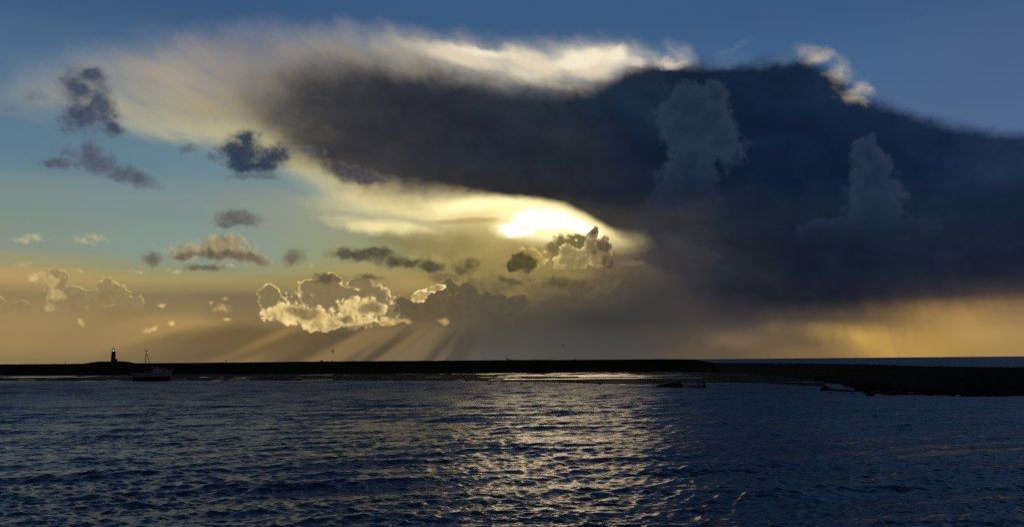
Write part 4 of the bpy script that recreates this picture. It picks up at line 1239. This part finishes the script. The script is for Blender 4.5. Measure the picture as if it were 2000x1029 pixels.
# pole on the breakwater and sea marks beyond it
q = ground_at(1485, 708.4, 2.5)
b = BM(); b.tube((0, 0, -0.3), (0, 0, 1.75), 0.05, n=6); b.box((0, 0, 1.7), (0.2, 0.05, 0.12))
o = b.out('pole', post_wood); o.location = (q.x, q.y, 2.4); tag(o, 'thin pole standing on the breakwater against the far sea', 'pole')
def sea_mark(x, y0, y1, D, label, lean):
    p = at_dist(x, y1, D); top = at_dist(x, y0, D)
    T = thing('sea_marker', (p.x, D, 0), label, 'sea marker', group='sea markers near the horizon')
    h = top.z
    b = BM(); b.tube((0, 0, -1), (lean, 0, h), 0.22, 0.15, n=6); b.out('spar', pale_paint, T)
    b = BM(); b.lathe([(0.1, 0), (0.5, 0.1), (0.5, 0.9), (0.1, 1.1)], 8, (lean, 0, h - 0.3)); b.out('topmark', post_wood, T)
sea_mark(1758, 689.6, 697.5, 1200, 'slim leaning spar marker under the golden horizon light', -1.2)
sea_mark(1500, 693.2, 699.6, 1500, 'slim spar marker far out near the horizon, left one', 0.3)

# birds
bird_dark = mat('bird_feathers', (0.05, 0.045, 0.04), 0.8)
def swimming_bird(x, y, label, s=1.0, flip=1):
    p = ground_at(x, y, 0.0); az = math.atan2(p.x, p.y)
    T = thing('waterbird', (p.x, p.y, 0.03), label, 'bird', rz=-az + (0 if flip > 0 else math.pi), group='birds swimming off the sandbar', scale=s)
    b = BM()
    rows = []
    for x_, w_, z0, z1 in ((-0.34, 0.02, 0.16, 0.20), (-0.22, 0.10, 0.02, 0.19), (0.0, 0.15, -0.05, 0.20), (0.18, 0.12, -0.04, 0.19), (0.30, 0.05, 0.04, 0.16)):
        rows.append([(x_, w_ * math.cos(t), (z0 + z1) / 2 + (z1 - z0) / 2 * math.sin(t)) for t in np.linspace(0, 2 * math.pi, 11)])
    b.grid(rows)
    b.out('body', bird_dark, T, smooth=True)
    b = BM(); b.tube((0.22, 0, 0.12), (0.28, 0, 0.34), 0.055, 0.045, n=8); b.blob((0.31, 0, 0.38), (0.075, 0.055, 0.06), 2, 1, 0.02); b.out('head', bird_dark, T, smooth=True)
    b = BM(); b.box((0.42, 0, 0.37), (0.10, 0.035, 0.02)); b.out('bill', post_wood, T)
swimming_bird(955, 750.6, 'dark waterbird with raised head on the water, left of two below the sandbar', 1.15)
swimming_bird(1019.5, 749.9, 'dark waterbird swimming low at the right end of the bright water line', 1.2, -1)
swimming_bird(1172, 750.2, 'dark waterbird at the very edge of the mud bank left of the wreck', 1.15)
def gull(x, y, D, label, span, bank):
    p = at_dist(x, y, D)
    T = thing('gull', p, label, 'bird', rz=0.4, group='gulls in the air'); T.rotation_euler = (bank, 0.2, 0.5)
    b = BM()
    rows = [[(x_, w_ * math.cos(t), 0.0 + h_ * math.sin(t)) for t in np.linspace(0, 2 * math.pi, 9)] for x_, w_, h_ in ((-0.28, 0.05, 0.01), (-0.12, 0.06, 0.05), (0.05, 0.075, 0.065), (0.2, 0.045, 0.04), (0.30, 0.01, 0.01))]
    b.grid(rows); b.out('body', bird_dark, T, smooth=True)
    for sg in (1, -1):
        b = BM()
        for dz in (0.0, 0.012):
            b.grid([[(0.12, 0, dz), (-0.1, 0, dz)], [(0.16, sg * span * 0.22, 0.10 + dz), (-0.04, sg * span * 0.22, 0.10 + dz)], [(0.02, sg * span * 0.5, 0.02 + dz), (-0.03, sg * span * 0.5, 0.02 + dz)]])
        b.out('wing', bird_dark, T)
gull(649.5, 686, 180, 'dark gull flying over the dike left of centre', 1.1, 1.2)
gull(1100.5, 674.7, 190, 'dark gull gliding above the dike right of centre', 1.3, 0.2)
